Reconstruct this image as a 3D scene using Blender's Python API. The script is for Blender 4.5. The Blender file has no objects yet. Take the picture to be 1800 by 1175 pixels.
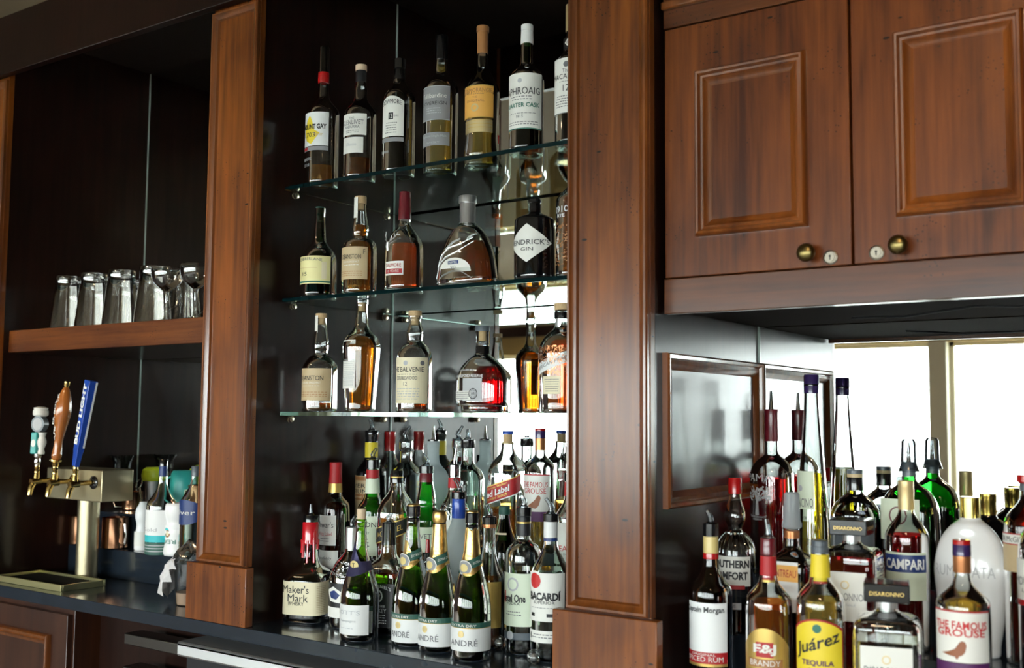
import bpy, math, random
from math import sin, cos, tan, atan, asin, atan2, pi, radians, sqrt
from mathutils import Vector, Matrix

random.seed(7)
C = bpy.context.scene.collection
SC = bpy.context.scene

# ------------------------------------------------------------------ camera
F_PX = 1900.0
YAW, PITCH, ROLL = radians(-35.28), radians(4.386), radians(0.44)
CAMZ = 1.5
fwd = Vector((sin(YAW)*cos(PITCH), cos(YAW)*cos(PITCH), sin(PITCH)))
rt0 = Vector((cos(YAW), -sin(YAW), 0)); up0 = rt0.cross(fwd)
RT = rt0*cos(ROLL) + up0*sin(ROLL)
UP = -rt0*sin(ROLL) + up0*cos(ROLL)
cam_d = bpy.data.cameras.new('camera'); cam = bpy.data.objects.new('camera', cam_d); C.objects.link(cam)
m = Matrix((RT, UP, -fwd)).transposed().to_4x4(); m.translation = Vector((0, 0, CAMZ))
cam.matrix_world = m
cam_d.sensor_fit = 'HORIZONTAL'; cam_d.sensor_width = 36.0; cam_d.lens = 36.0*F_PX/1800.0
cam_d.clip_start = 0.05; cam_d.clip_end = 200
cam_d.dof.use_dof = True; cam_d.dof.focus_distance = 2.75; cam_d.dof.aperture_fstop = 3.6
SC.camera = cam

# ------------------------------------------------------------------ world and exposure
SC.view_settings.view_transform = 'Standard'; SC.view_settings.look = 'None'
SC.view_settings.gamma = 1.0; SC.view_settings.exposure = 0.55
SC.view_settings.use_curve_mapping = False
SKY = 12.0
w = bpy.data.worlds.new('sky'); SC.world = w; w.use_nodes = True
bg = w.node_tree.nodes['Background']; bg.inputs[0].default_value = (0.93, 0.98, 1.0, 1); bg.inputs[1].default_value = SKY
cy = SC.cycles
cy.use_denoising = True
cy.max_bounces = 14; cy.transmission_bounces = 12; cy.glossy_bounces = 7; cy.diffuse_bounces = 3
cy.transparent_max_bounces = 40; cy.caustics_reflective = True; cy.caustics_refractive = False
cy.sample_clamp_indirect = 6.0; cy.blur_glossy = 0.5

WIN_Y = -4.0; WIN = [(-3.61-1.5*k, -2.24-1.5*k) for k in range(-4, 4)]   # window openings in the wall behind the camera
WZ0, WZ1, TZ0, TZ1 = 0.78, 2.12, 2.40, 2.74
for (a, b) in WIN:                                                # daylight portals guide samples to the openings
    for z0, z1 in ((WZ0, WZ1), (TZ0, TZ1)):
        l = bpy.data.lights.new('daylight_portal', 'AREA'); l.shape = 'RECTANGLE'; l.size = b-a; l.size_y = z1-z0
        l.cycles.is_portal = True
        o = bpy.data.objects.new('daylight_portal', l); C.objects.link(o)
        o.location = ((a+b)/2, WIN_Y-0.12, (z0+z1)/2); o.rotation_euler = (pi/2, 0, 0)

# ------------------------------------------------------------------ pixel -> world helpers (photo is 1800 x 1175)
def ray(x, y): return fwd*F_PX + RT*(x-900) - UP*(y-587.5)
def atY(x, y, Y):
    d = ray(x, y); d = d*(Y/d.y); d.z += CAMZ; return d
def depth(x, Y): return atY(x, 740, Y).dot(fwd)

# ------------------------------------------------------------------ materials
def nm(name):
    mt = bpy.data.materials.new(name); mt.use_nodes = True
    nt = mt.node_tree
    for n in list(nt.nodes): nt.nodes.remove(n)
    out = nt.nodes.new('ShaderNodeOutputMaterial')
    return mt, nt, out
def plain(name, col, rough=0.5, metal=0.0, coat=0.0, spec=0.5, sheen_bump=0, bscale=60.0, var=0.0, aniso=0.0):
    mt, nt, out = nm(name)
    p = nt.nodes.new('ShaderNodeBsdfPrincipled')
    p.inputs['Base Color'].default_value = (*col, 1); p.inputs['Roughness'].default_value = rough
    p.inputs['Metallic'].default_value = metal; p.inputs['Coat Weight'].default_value = coat
    p.inputs['Specular IOR Level'].default_value = spec
    nt.links.new(p.outputs[0], out.inputs[0])
    if var > 0 or sheen_bump > 0:
        tc = nt.nodes.new('ShaderNodeTexCoord'); no = nt.nodes.new('ShaderNodeTexNoise')
        no.inputs['Scale'].default_value = bscale; nt.links.new(tc.outputs['Object'], no.inputs['Vector'])
        if var > 0:
            mx = nt.nodes.new('ShaderNodeMix'); mx.data_type = 'RGBA'
            mx.inputs[6].default_value = (*[c*(1-var) for c in col], 1); mx.inputs[7].default_value = (*[min(1, c*(1+var)) for c in col], 1)
            nt.links.new(no.outputs[0], mx.inputs[0]); nt.links.new(mx.outputs[2], p.inputs['Base Color'])
        if sheen_bump > 0:
            b = nt.nodes.new('ShaderNodeBump'); b.inputs['Strength'].default_value = sheen_bump; b.inputs['Distance'].default_value = 0.002
            nt.links.new(no.outputs[0], b.inputs['Height']); nt.links.new(b.outputs[0], p.inputs['Normal'])
    return mt
def wood(name, c1, c2, rough=0.32, axis='Z', marks=True, coat=0.35, crough=0.28, spec=0.5):
    mt, nt, out = nm(name); N = nt.nodes.new; L = nt.links.new
    p = N('ShaderNodeBsdfPrincipled'); L(p.outputs[0], out.inputs[0])
    p.inputs['Roughness'].default_value = rough; p.inputs['Coat Weight'].default_value = coat; p.inputs['Coat Roughness'].default_value = crough
    p.inputs['Specular IOR Level'].default_value = spec
    g = N('ShaderNodeNewGeometry'); mp = N('ShaderNodeMapping'); L(g.outputs['Position'], mp.inputs['Vector'])
    mp.inputs['Scale'].default_value = (55, 55, 2.2) if axis == 'Z' else (2.2, 55, 55)
    n1 = N('ShaderNodeTexNoise'); n1.inputs['Scale'].default_value = 1.0; n1.inputs['Detail'].default_value = 6; n1.inputs['Roughness'].default_value = 0.62
    L(mp.outputs[0], n1.inputs['Vector'])
    mp2 = N('ShaderNodeMapping'); L(g.outputs['Position'], mp2.inputs['Vector'])
    mp2.inputs['Scale'].default_value = (9, 9, 2.5) if axis == 'Z' else (2.5, 9, 9)
    n2 = N('ShaderNodeTexNoise'); n2.inputs['Scale'].default_value = 1.0; n2.inputs['Detail'].default_value = 4; n2.inputs['Distortion'].default_value = 0.8
    L(mp2.outputs[0], n2.inputs['Vector'])
    ad = N('ShaderNodeMath'); ad.operation = 'ADD'; L(n1.outputs[0], ad.inputs[0]); L(n2.outputs[0], ad.inputs[1])
    cr = N('ShaderNodeValToRGB'); L(ad.outputs[0], cr.inputs[0])
    sc = N('ShaderNodeMath'); sc.operation = 'MULTIPLY'; sc.inputs[1].default_value = 0.5; L(ad.outputs[0], sc.inputs[0]); L(sc.outputs[0], cr.inputs[0])
    cr.color_ramp.elements[0].position = 0.36; cr.color_ramp.elements[0].color = (*c1, 1)
    cr.color_ramp.elements[1].position = 0.64; cr.color_ramp.elements[1].color = (*c2, 1)
    last = cr.outputs[0]
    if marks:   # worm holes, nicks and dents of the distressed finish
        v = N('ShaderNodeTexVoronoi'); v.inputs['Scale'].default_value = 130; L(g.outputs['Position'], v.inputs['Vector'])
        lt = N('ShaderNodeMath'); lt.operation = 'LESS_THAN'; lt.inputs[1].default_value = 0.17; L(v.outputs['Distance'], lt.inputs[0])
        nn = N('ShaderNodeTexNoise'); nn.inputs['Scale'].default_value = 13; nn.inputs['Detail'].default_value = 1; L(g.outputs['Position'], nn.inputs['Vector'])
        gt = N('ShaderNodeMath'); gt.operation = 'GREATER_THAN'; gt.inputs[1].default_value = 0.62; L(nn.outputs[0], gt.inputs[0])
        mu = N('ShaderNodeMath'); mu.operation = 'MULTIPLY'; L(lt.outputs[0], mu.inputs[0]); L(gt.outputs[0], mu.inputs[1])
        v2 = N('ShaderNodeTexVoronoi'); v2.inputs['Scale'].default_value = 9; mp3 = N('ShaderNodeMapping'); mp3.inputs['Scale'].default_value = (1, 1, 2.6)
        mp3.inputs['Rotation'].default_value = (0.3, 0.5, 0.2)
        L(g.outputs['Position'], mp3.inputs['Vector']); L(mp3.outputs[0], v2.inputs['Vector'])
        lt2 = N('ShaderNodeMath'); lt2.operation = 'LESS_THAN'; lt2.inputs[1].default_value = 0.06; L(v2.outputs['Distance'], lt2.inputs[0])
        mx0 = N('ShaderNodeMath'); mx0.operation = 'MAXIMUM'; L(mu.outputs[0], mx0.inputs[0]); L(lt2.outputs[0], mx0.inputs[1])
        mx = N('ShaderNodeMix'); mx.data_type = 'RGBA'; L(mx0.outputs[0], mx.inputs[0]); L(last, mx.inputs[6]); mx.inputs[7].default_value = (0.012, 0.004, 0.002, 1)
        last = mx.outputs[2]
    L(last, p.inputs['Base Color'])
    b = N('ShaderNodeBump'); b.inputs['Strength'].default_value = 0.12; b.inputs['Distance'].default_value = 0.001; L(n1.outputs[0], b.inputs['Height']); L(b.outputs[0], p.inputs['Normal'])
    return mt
def thin_glass(name, tint, edge=None, rough=0.0, refl=1.0):
    mt, nt, out = nm(name); N = nt.nodes.new; L = nt.links.new
    edge = edge or tuple(c**3*0.55 for c in tint)
    lw = N('ShaderNodeLayerWeight'); lw.inputs[0].default_value = 0.32
    mx = N('ShaderNodeMix'); mx.data_type = 'RGBA'; mx.inputs[6].default_value = (*tint, 1); mx.inputs[7].default_value = (*edge, 1)
    L(lw.outputs['Facing'], mx.inputs[0])
    t = N('ShaderNodeBsdfTransparent'); L(mx.outputs[2], t.inputs[0])
    g = N('ShaderNodeBsdfGlossy'); g.inputs['Roughness'].default_value = max(rough, 0.02); g.inputs[0].default_value = (1, 1, 1, 1)
    fr = N('ShaderNodeFresnel'); fr.inputs[0].default_value = 1.52
    ml = N('ShaderNodeMath'); ml.operation = 'MULTIPLY'; ml.inputs[1].default_value = refl; L(fr.outputs[0], ml.inputs[0])
    s = N('ShaderNodeMixShader'); L(ml.outputs[0], s.inputs[0]); L(t.outputs[0], s.inputs[1]); L(g.outputs[0], s.inputs[2])
    L(s.outputs[0], out.inputs[0]); return mt
def liquid_mat(name, col, ior=1.34, glow_mix=0.0):
    mt, nt, out = nm(name)
    g = nt.nodes.new('ShaderNodeBsdfGlass'); g.inputs[0].default_value = (*col, 1); g.inputs['Roughness'].default_value = 0.0; g.inputs['IOR'].default_value = ior
    
    if glow_mix > 0:      # diffuse share paints in the glow that refracted window light would give
        t = nt.nodes.new('ShaderNodeBsdfTranslucent'); t.inputs[0].default_value = (*col, 1)
        d = nt.nodes.new('ShaderNodeBsdfDiffuse'); d.inputs[0].default_value = (*col, 1)
        m1 = nt.nodes.new('ShaderNodeMixShader'); m1.inputs[0].default_value = 0.5; nt.links.new(t.outputs[0], m1.inputs[1]); nt.links.new(d.outputs[0], m1.inputs[2])
        m2 = nt.nodes.new('ShaderNodeMixShader'); m2.inputs[0].default_value = glow_mix; nt.links.new(g.outputs[0], m2.inputs[1]); nt.links.new(m1.outputs[0], m2.inputs[2])
        nt.links.new(m2.outputs[0], out.inputs[0]); return mt
    nt.links.new(g.outputs[0], out.inputs[0]); return mt
def frosted(name, col):
    mt, nt, out = nm(name); N = nt.nodes.new; L = nt.links.new
    d = N('ShaderNodeBsdfTranslucent'); d.inputs[0].default_value = (*col, 1)
    d2 = N('ShaderNodeBsdfDiffuse'); d2.inputs[0].default_value = (*col, 1)
    t = N('ShaderNodeBsdfTransparent'); t.inputs[0].default_value = (0.8, 0.85, 0.85, 1)
    a = N('ShaderNodeMixShader'); a.inputs[0].default_value = 0.5; L(d.outputs[0], a.inputs[1]); L(d2.outputs[0], a.inputs[2])
    b = N('ShaderNodeMixShader'); b.inputs[0].default_value = 0.35; L(a.outputs[0], b.inputs[1]); L(t.outputs[0], b.inputs[2])
    L(b.outputs[0], out.inputs[0]); return mt
def metal(name, col, rough=0.25, bump=0.0):
    return plain(name, col, rough, 1.0, sheen_bump=bump, bscale=90)

M = {}
M['wood'] = wood('cherry_wood', (0.070, 0.0150, 0.0018), (0.26, 0.071, 0.0075), rough=0.42, coat=0.7, crough=0.2, spec=0.2)
M['woodx'] = wood('cherry_wood_cross_grain', (0.065, 0.0155, 0.003), (0.20, 0.058, 0.0095), rough=0.42, coat=0.7, crough=0.2, spec=0.2, axis='X')
M['cabwood'] = wood('red_cherry_cabinet_wood', (0.048, 0.0095, 0.002), (0.185, 0.047, 0.0065), rough=0.42, coat=0.45, crough=0.2, spec=0.2)
M['cabwoodx'] = wood('red_cherry_cabinet_rail', (0.036, 0.009, 0.003), (0.13, 0.036, 0.008), rough=0.42, coat=0.8, crough=0.2, spec=0.2, axis='X')
M['mould'] = wood('cherry_moulding', (0.075, 0.018, 0.003), (0.25, 0.07, 0.01), marks=False, rough=0.3, coat=1.0, crough=0.12)
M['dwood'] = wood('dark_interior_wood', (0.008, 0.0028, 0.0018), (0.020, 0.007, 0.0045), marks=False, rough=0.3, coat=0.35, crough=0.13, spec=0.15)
M['lwood'] = wood('dark_base_wood', (0.022, 0.006, 0.003), (0.065, 0.021, 0.009), marks=False)
M['counter'] = plain('black_counter_stone', (0.013, 0.020, 0.030), 0.2, 0, 0.3, var=0.4, bscale=18)
M['mirror'] = metal('mirror_silver', (0.86, 0.88, 0.86), 0.0)
M['mirror_edge'] = plain('mirror_ground_edge', (0.30, 0.38, 0.34), 0.2, 0, 0.5)
M['shelfglass'] = liquid_mat('shelf_plate_glass', (0.90, 0.97, 0.95), 1.5)
M['shelfedge'] = plain('polished_glass_edge', (0.001, 0.012, 0.014), 0.08, 0, 0.1, 0.3)
M['steel'] = metal('stainless_steel', (0.62, 0.64, 0.66), 0.28)
M['dimsteel'] = metal('stainless_painted_dim', (0.16, 0.15, 0.14), 0.3)  # stainless with its dim brown reflection put into the colour
M['litsteel'] = metal('stainless_painted_bright', (0.86, 0.87, 0.88), 0.42)  # stainless lightened in colour for the bright reflection along the rim
M['agedmetal'] = metal('aged_nickel', (0.30, 0.27, 0.22), 0.4)
M['nickel'] = metal('pale_nickel', (0.62, 0.55, 0.42), 0.25)
M['chrome'] = metal('chrome', (0.8, 0.8, 0.8), 0.08)
M['brass'] = metal('brass', (0.62, 0.44, 0.16), 0.2)
M['tower'] = metal('brushed_bronze_tower', (0.46, 0.40, 0.26), 0.38, 0.15)
M['abrass'] = metal('antique_brass', (0.19, 0.145, 0.055), 0.3)
M['tray'] = metal('pale_brass_tray', (0.72, 0.66, 0.34), 0.35)
M['copper'] = metal('copper', (0.72, 0.38, 0.22), 0.15)
M['gold'] = metal('gold_foil', (0.85, 0.56, 0.20), 0.3, 0.5)
M['goldcap'] = metal('gold_cap', (0.80, 0.60, 0.15), 0.2)
M['ltgold'] = plain('champagne_gold_cap', (0.62, 0.48, 0.24), 0.4, 0.5)
M['clear'] = thin_glass('clear_bottle_glass', (0.93, 0.955, 0.945), (0.42, 0.48, 0.46), refl=1.5)
M['aqua'] = thin_glass('pale_green_tinted_glass', (0.86, 0.95, 0.90), (0.25, 0.42, 0.34))
M['green'] = thin_glass('green_bottle_glass', (0.10, 0.55, 0.10), (0.01, 0.10, 0.01))
M['brightgreen'] = thin_glass('bright_green_glass', (0.12, 0.80, 0.16), (0.01, 0.30, 0.02))
M['dkgreen'] = thin_glass('dark_green_glass', (0.03, 0.16, 0.03), (0.002, 0.03, 0.002))
M['olive'] = thin_glass('champagne_green_glass', (0.36, 0.62, 0.10), (0.03, 0.10, 0.006))
M['brown'] = thin_glass('brown_bottle_glass', (0.32, 0.10, 0.02), (0.05, 0.01, 0.002))
M['black'] = plain('black_glass', (0.004, 0.004, 0.005), 0.05, 0, 1.0)
M['smoke'] = thin_glass('smoky_glass', (0.55, 0.6, 0.6), (0.1, 0.12, 0.12))
M['frost'] = frosted('frosted_glass', (0.80, 0.88, 0.90))
M['glassware'] = thin_glass('drinking_glass', (0.96, 0.955, 0.94), (0.58, 0.57, 0.55), refl=2.6)
M['plastic'] = thin_glass('clear_plastic', (0.80, 0.84, 0.86), (0.35, 0.4, 0.42), rough=0.12, refl=1.6)
M['cloudy'] = frosted('cloudy_plastic', (0.62, 0.66, 0.70))
for k, c in dict(amber=(0.90, 0.42, 0.08), dkamber=(0.62, 0.20, 0.03), gold_l=(0.95, 0.70, 0.18), deep=(0.16, 0.02, 0.006), red=(0.8, 0.05, 0.03), orange=(0.90, 0.26, 0.04),
                 ruby=(0.72, 0.02, 0.03), yellow=(0.85, 0.72, 0.10), water=(0.94, 0.94, 0.93), wine=(0.36, 0.46, 0.05), ink=(0.03, 0.03, 0.035), greenl=(0.02, 0.25, 0.02), reddish=(0.93, 0.26, 0.08)).items():
    M['L_'+k] = liquid_mat('liquid_'+k, c, glow_mix=dict(amber=0.16, gold_l=0.2, reddish=0.3, orange=0.2, dkamber=0.12, ruby=0.1, yellow=0.2).get(k, 0.0))
def pm(k, col, rough=0.5, **kw): M[k] = plain(k, col, rough, **kw)
pm('paper', (0.78, 0.77, 0.72)); pm('white', (0.82, 0.83, 0.83)); pm('cream', (0.80, 0.72, 0.50)); pm('yelpaper', (0.80, 0.74, 0.36)); pm('tan', (0.56, 0.43, 0.25))
pm('palegreen', (0.68, 0.76, 0.60)); pm('greylab', (0.26, 0.26, 0.27)); pm('orangelab', (0.78, 0.40, 0.08)); pm('ink', (0.012, 0.012, 0.014)); pm('inkgrey', (0.14, 0.14, 0.15))
pm('lightgrey', (0.45, 0.46, 0.48)); pm('inkgreen', (0.02, 0.16, 0.11)); pm('dkgreenlab', (0.025, 0.10, 0.075)); pm('inkred', (0.55, 0.02, 0.02)); pm('redlab', (0.42, 0.012, 0.016)); pm('burgundy', (0.13, 0.008, 0.015), 0.3, coat=0.5)
pm('redcap', (0.42, 0.008, 0.008), 0.25, coat=0.5); pm('redwax', (0.60, 0.01, 0.02), 0.2, coat=0.8); pm('blackcap', (0.006, 0.006, 0.007), 0.18, coat=0.6); pm('blacklab', (0.01, 0.01, 0.012), 0.4)
pm('cork', (0.55, 0.38, 0.20), 0.8, var=0.25, bscale=400); pm('palecork', (0.74, 0.56, 0.38), 0.8, var=0.15, bscale=400); pm('whitecap', (0.75, 0.75, 0.74), 0.35); pm('brownfoil', (0.38, 0.17, 0.06), 0.4)
pm('blue', (0.015, 0.07, 0.42), 0.3, coat=0.4); pm('navy', (0.012, 0.035, 0.16), 0.4); pm('purplefoil', (0.06, 0.055, 0.13), 0.3, metal=0.5); pm('violet', (0.035, 0.018, 0.09), 0.25, coat=0.5); pm('yellow', (0.80, 0.62, 0.03))
pm('goldink', (0.62, 0.42, 0.12), 0.35, metal=0.6); pm('copperfoil', (0.55, 0.22, 0.09), 0.3, metal=0.7); pm('silver', (0.62, 0.62, 0.62), 0.3, metal=0.8); pm('rumwhite', (0.78, 0.79, 0.80), 0.16, coat=0.6)
pm('lime', (0.42, 0.58, 0.02), 0.35); pm('teal', (0.03, 0.36, 0.33), 0.35); pm('tealink', (0.03, 0.50, 0.55)); pm('greycap', (0.10, 0.12, 0.14), 0.3); pm('whiteplastic', (0.84, 0.84, 0.84), 0.3); pm('brownbird', (0.30, 0.10, 0.04))
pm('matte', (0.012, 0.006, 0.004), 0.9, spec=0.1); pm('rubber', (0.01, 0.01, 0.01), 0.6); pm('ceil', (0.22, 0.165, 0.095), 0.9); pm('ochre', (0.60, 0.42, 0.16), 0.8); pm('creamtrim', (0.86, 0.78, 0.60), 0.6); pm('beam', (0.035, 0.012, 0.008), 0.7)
pm('floor', (0.50, 0.43, 0.39), 0.22, var=0.2, bscale=3); pm('paving', (0.62, 0.64, 0.62), 0.9, var=0.1, bscale=2); pm('leaf', (0.06, 0.16, 0.06), 0.8, var=0.5, bscale=3); pm('bark', (0.08, 0.05, 0.03), 0.9)
pm('handlewood', (0.42, 0.13, 0.025), 0.2, coat=0.6, var=0.25, bscale=30); pm('cable', (0.01, 0.01, 0.012), 0.4); pm('darkin', (0.004, 0.004, 0.004), 0.6); pm('plasticbag', (0.62, 0.60, 0.60), 0.35, var=0.2, bscale=80); pm('lightshade', (0.8, 0.8, 0.75))
pm('purple', (0.09, 0.015, 0.10), 0.5); pm('medal', (0.70, 0.55, 0.22), 0.35); pm('pinkliq', (0.66, 0.44, 0.30), 0.5)
def emis(name, col, s):
    mt, nt, out = nm(name); e = nt.nodes.new('ShaderNodeEmission'); e.inputs[0].default_value = (*col, 1); e.inputs[1].default_value = s
    nt.links.new(e.outputs[0], out.inputs[0]); return mt
M['bulb'] = emis('lamp_lens', (1, 0.75, 0.45), 6)

# ------------------------------------------------------------------ mesh builder
class MB:
    def __init__(s): s.v = []; s.f = []; s.m = []; s.mi = 0
    def add(s, vs, fs):
        n = len(s.v); s.v += [tuple(v) for v in vs]
        for f in fs: s.f.append([i+n for i in f]); s.m.append(s.mi)
    def box(s, x0, x1, y0, y1, z0, z1):
        s.add([(x, y, z) for z in (z0, z1) for y in (y0, y1) for x in (x0, x1)],
              [(0, 2, 3, 1), (4, 5, 7, 6), (0, 1, 5, 4), (2, 6, 7, 3), (0, 4, 6, 2), (1, 3, 7, 5)])
    def rings(s, rings, cap0=False, cap1=False, closed=True):
        n = len(rings[0]); vs = [p for r in rings for p in r]; fs = []
        for i in range(len(rings)-1):
            for j in range(n if closed else n-1):
                k = (j+1) % n
                fs.append((i*n+j, i*n+k, (i+1)*n+k, (i+1)*n+j))
        if cap0: fs.append(tuple(range(n))[::-1])
        if cap1: fs.append(tuple((len(rings)-1)*n+j for j in range(n)))
        s.add(vs, fs)
    def lathe(s, prof, c=(0, 0, 0), seg=40, cap0=True, cap1=True):
        s.rings([[(c[0]+r*cos(2*pi*j/seg), c[1]+r*sin(2*pi*j/seg), c[2]+z) for j in range(seg)] for r, z in prof], cap0, cap1)
    def tube(s, pts, rad, seg=12, caps=True):
        pts = [Vector(p) for p in pts]; rs = rad if isinstance(rad, (list, tuple)) else [rad]*len(pts)
        rings = []; ref = None
        for i, p in enumerate(pts):
            t = (pts[min(i+1, len(pts)-1)]-pts[max(i-1, 0)]).normalized()
            if ref is None: ref = Vector((0, 0, 1)) if abs(t.z) < 0.9 else Vector((1, 0, 0))
            a = (ref - t*ref.dot(t)).normalized(); b = t.cross(a); ref = a
            rings.append([tuple(p + (a*cos(2*pi*j/seg)+b*sin(2*pi*j/seg))*rs[i]) for j in range(seg)])
        s.rings(rings, caps, caps)
    def build(s, name, mats, parent=None, smooth=True, bevel=0.0, ang=35):
        me = bpy.data.meshes.new(name); me.from_pydata(s.v, [], s.f)
        for mt in (mats if isinstance(mats, (list, tuple)) else [mats]): me.materials.append(M[mt] if isinstance(mt, str) else mt)
        me.polygons.foreach_set('material_index', s.m)
        if smooth:
            me.polygons.foreach_set('use_smooth', [True]*len(s.f))
            me.update(); me.set_sharp_from_angle(angle=radians(ang))
        me.update(); o = bpy.data.objects.new(name, me); C.objects.link(o)
        if parent: o.parent = parent
        if bevel > 0:
            bv = o.modifiers.new('bevel', 'BEVEL'); bv.width = bevel; bv.segments = 2; bv.limit_method = 'ANGLE'
        return o
def tag(o, label, cat, group=None, kind=None):
    o['label'] = label; o['category'] = cat
    if group: o['group'] = group
    if kind: o['kind'] = kind
    return o
def empty(name, loc, label, cat, group=None, rz=0.0):
    o = bpy.data.objects.new(name, None); C.objects.link(o); o.location = loc; o.rotation_euler = (0, 0, rz)
    o.empty_display_size = 0.05
    return tag(o, label, cat, group)
def boxobj(name, mat, x0, x1, y0, y1, z0, z1, parent=None, bevel=0.0015):
    b = MB(); b.box(x0, x1, y0, y1, z0, z1); return b.build(name, mat, parent, bevel=bevel)
def struct(o, label, cat): return tag(o, label, cat, kind='structure')

# ================================================================== the room
ZC = 0.9615                 # counter top
YM = 2.45                   # mirror plane
b = MB(); b.box(-9.2, 5.2, WIN_Y-0.25, 2.75, -0.1, 0); struct(b.build('floor', 'floor', smooth=False), 'pale glossy bar floor, unseen, brightening the lower woodwork', 'floor')  # paleness set so the unseen floor reflects light onto the lower pilasters
b = MB(); b.box(-9.2, 5.2, WIN_Y-0.25, 2.75, 2.81, 2.9); struct(b.build('ceiling', 'ceil', smooth=False), 'tan ceiling above the back bar', 'ceiling')
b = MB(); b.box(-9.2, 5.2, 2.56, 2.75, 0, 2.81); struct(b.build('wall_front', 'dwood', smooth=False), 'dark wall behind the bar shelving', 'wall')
b = MB(); b.box(-9.2, -9.0, WIN_Y, 2.56, 0, 2.81); struct(b.build('wall_left', 'beam', smooth=False), 'dark side wall far left', 'wall')
b = MB(); b.box(5.0, 5.2, WIN_Y, 2.56, 0, 2.81); struct(b.build('wall_right', 'beam', smooth=False), 'dark side wall far right', 'wall')
ws = sorted(WIN); xs = [-9.2]+[v for p in ws for v in p]+[5.2]
b = MB(); y0, y1 = WIN_Y-0.2, WIN_Y
b.box(-9.2, 5.2, y0, y1, 0, WZ0); b.box(-9.2, 5.2, y0, y1, WZ1, TZ0-0.1); b.box(-9.2, 5.2, y0, y1, TZ1, 2.81)
struct(b.build('wall_back', 'ochre', smooth=False), 'ochre window wall reflected in the mirrors', 'wall')
b = MB()
for i in range(0, len(xs), 2): b.box(xs[i], xs[i+1], y0, y1+0.02, WZ0, WZ1)
for i in range(0, len(xs), 2): b.box(xs[i], xs[i+1], y0, y1, TZ0, TZ1)
struct(b.build('trim_1', 'creamtrim', smooth=False), 'cream mullions between the big windows seen in the mirror', 'window trim')
b = MB(); b.box(-9.0, 5.0, y0, y1+0.05, TZ0-0.10, TZ0); struct(b.build('trim_2', 'beam', smooth=False), 'dark brown rail under the transom windows', 'trim')
M['tealpane'] = thin_glass('tinted_transom_pane', (0.055, 0.095, 0.09), (0.03, 0.06, 0.06), refl=0.5)
M['pane'] = thin_glass('window_pane', (0.97, 0.99, 0.98), (0.8, 0.85, 0.83), refl=0.5)
for k, (a, c) in enumerate(ws):
    b = MB(); b.box(a, c, y0+0.08, y0+0.086, WZ0, WZ1)
    wn = struct(b.build('window_%d' % (k+1), 'pane', smooth=False), 'bright daylight window with a transom above', 'window')
    b = MB(); b.box(a, c, y0+0.08, y0+0.086, TZ0, TZ1); b.build('transom_pane', 'tealpane', wn, smooth=False)
    f = MB()
    for z0, z1 in ((WZ0, WZ1), (TZ0, TZ1)):
        f.box(a, a+0.035, y0+0.06, y0+0.11, z0, z1); f.box(c-0.035, c, y0+0.06, y0+0.11, z0, z1)
        f.box(a, c, y0+0.06, y0+0.11, z0, z0+0.035); f.box(a, c, y0+0.06, y0+0.11, z1-0.035, z1)
    f.build('window_frame', 'creamtrim', wn, smooth=False)
b = MB(); b.box(-60, 50, -60, WIN_Y-0.25, -0.35, -0.3); struct(b.build('pavement', 'paving', smooth=False), 'pale paving outside the windows', 'ground')
def outdoor_tree(x, y, h, r, seed):
    t = empty('tree', (x, y, -0.3), 'leafy green tree outside the windows', 'tree', 'trees outside the windows')
    rnd = random.Random(seed)
    k = MB(); k.tube([(0, 0, 0), (0.05, 0, h*0.3), (0.0, 0.05, h*0.62)], [0.16, 0.12, 0.07], 8); k.build('trunk', 'bark', t)
    c = MB()
    for i in range(420):
        u, v, q = rnd.uniform(-1, 1), rnd.uniform(0, 2*pi), rnd.random()**0.4
        s = sqrt(1-u*u); p = Vector((s*cos(v)*r*q, s*sin(v)*r*q, h*0.72+u*r*0.85*q))
        a = Vector((rnd.gauss(0, 1), rnd.gauss(0, 1), rnd.gauss(0, 1))).normalized(); e = a.orthogonal().normalized(); f2 = a.cross(e)
        L = rnd.uniform(0.14, 0.3)
        c.add([p-e*L, p-f2*L*0.5, p+e*L, p+f2*L*0.5], [(0, 1, 2, 3)])
    c.build('crown', 'leaf', t, smooth=False)
for i, (x, y, h, r) in enumerate([(-13.5, -13, 6.5, 1.9), (-17.5, -15, 7, 2.1), (-9.5, -17, 6.5, 1.8), (-21, -12, 7, 2)]): outdoor_tree(x, y, h, r, i)

# warm recessed lights above the bar aisle
for i, (x, y) in enumerate([(-2.9, 0.3), (-0.2, 0.3)]):
    t = empty('ceiling_light', (x, y, 2.81), 'recessed warm ceiling downlight above the bar aisle', 'ceiling light', 'recessed downlights')
    k = MB(); k.lathe([(0.085, 0), (0.085, -0.006), (0.065, -0.008), (0.062, -0.001)], seg=32); k.build('rim', 'whitecap', t)
    k = MB(); k.lathe([(0.06, -0.002), (0.06, -0.004)], seg=32); k.build('lens', 'bulb', t)
    l = bpy.data.lights.new('downlight_lamp', 'SPOT'); l.energy = 45; l.color = (1, 0.68, 0.38); l.spot_size = radians(58); l.spot_blend = 1.0; l.shadow_soft_size = 0.12
    o = bpy.data.objects.new('downlight_lamp', l); C.objects.link(o); o.parent = t; o.location = (0, 0, -0.02)
    o.rotation_euler = (radians(60), 0, 0)

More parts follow.
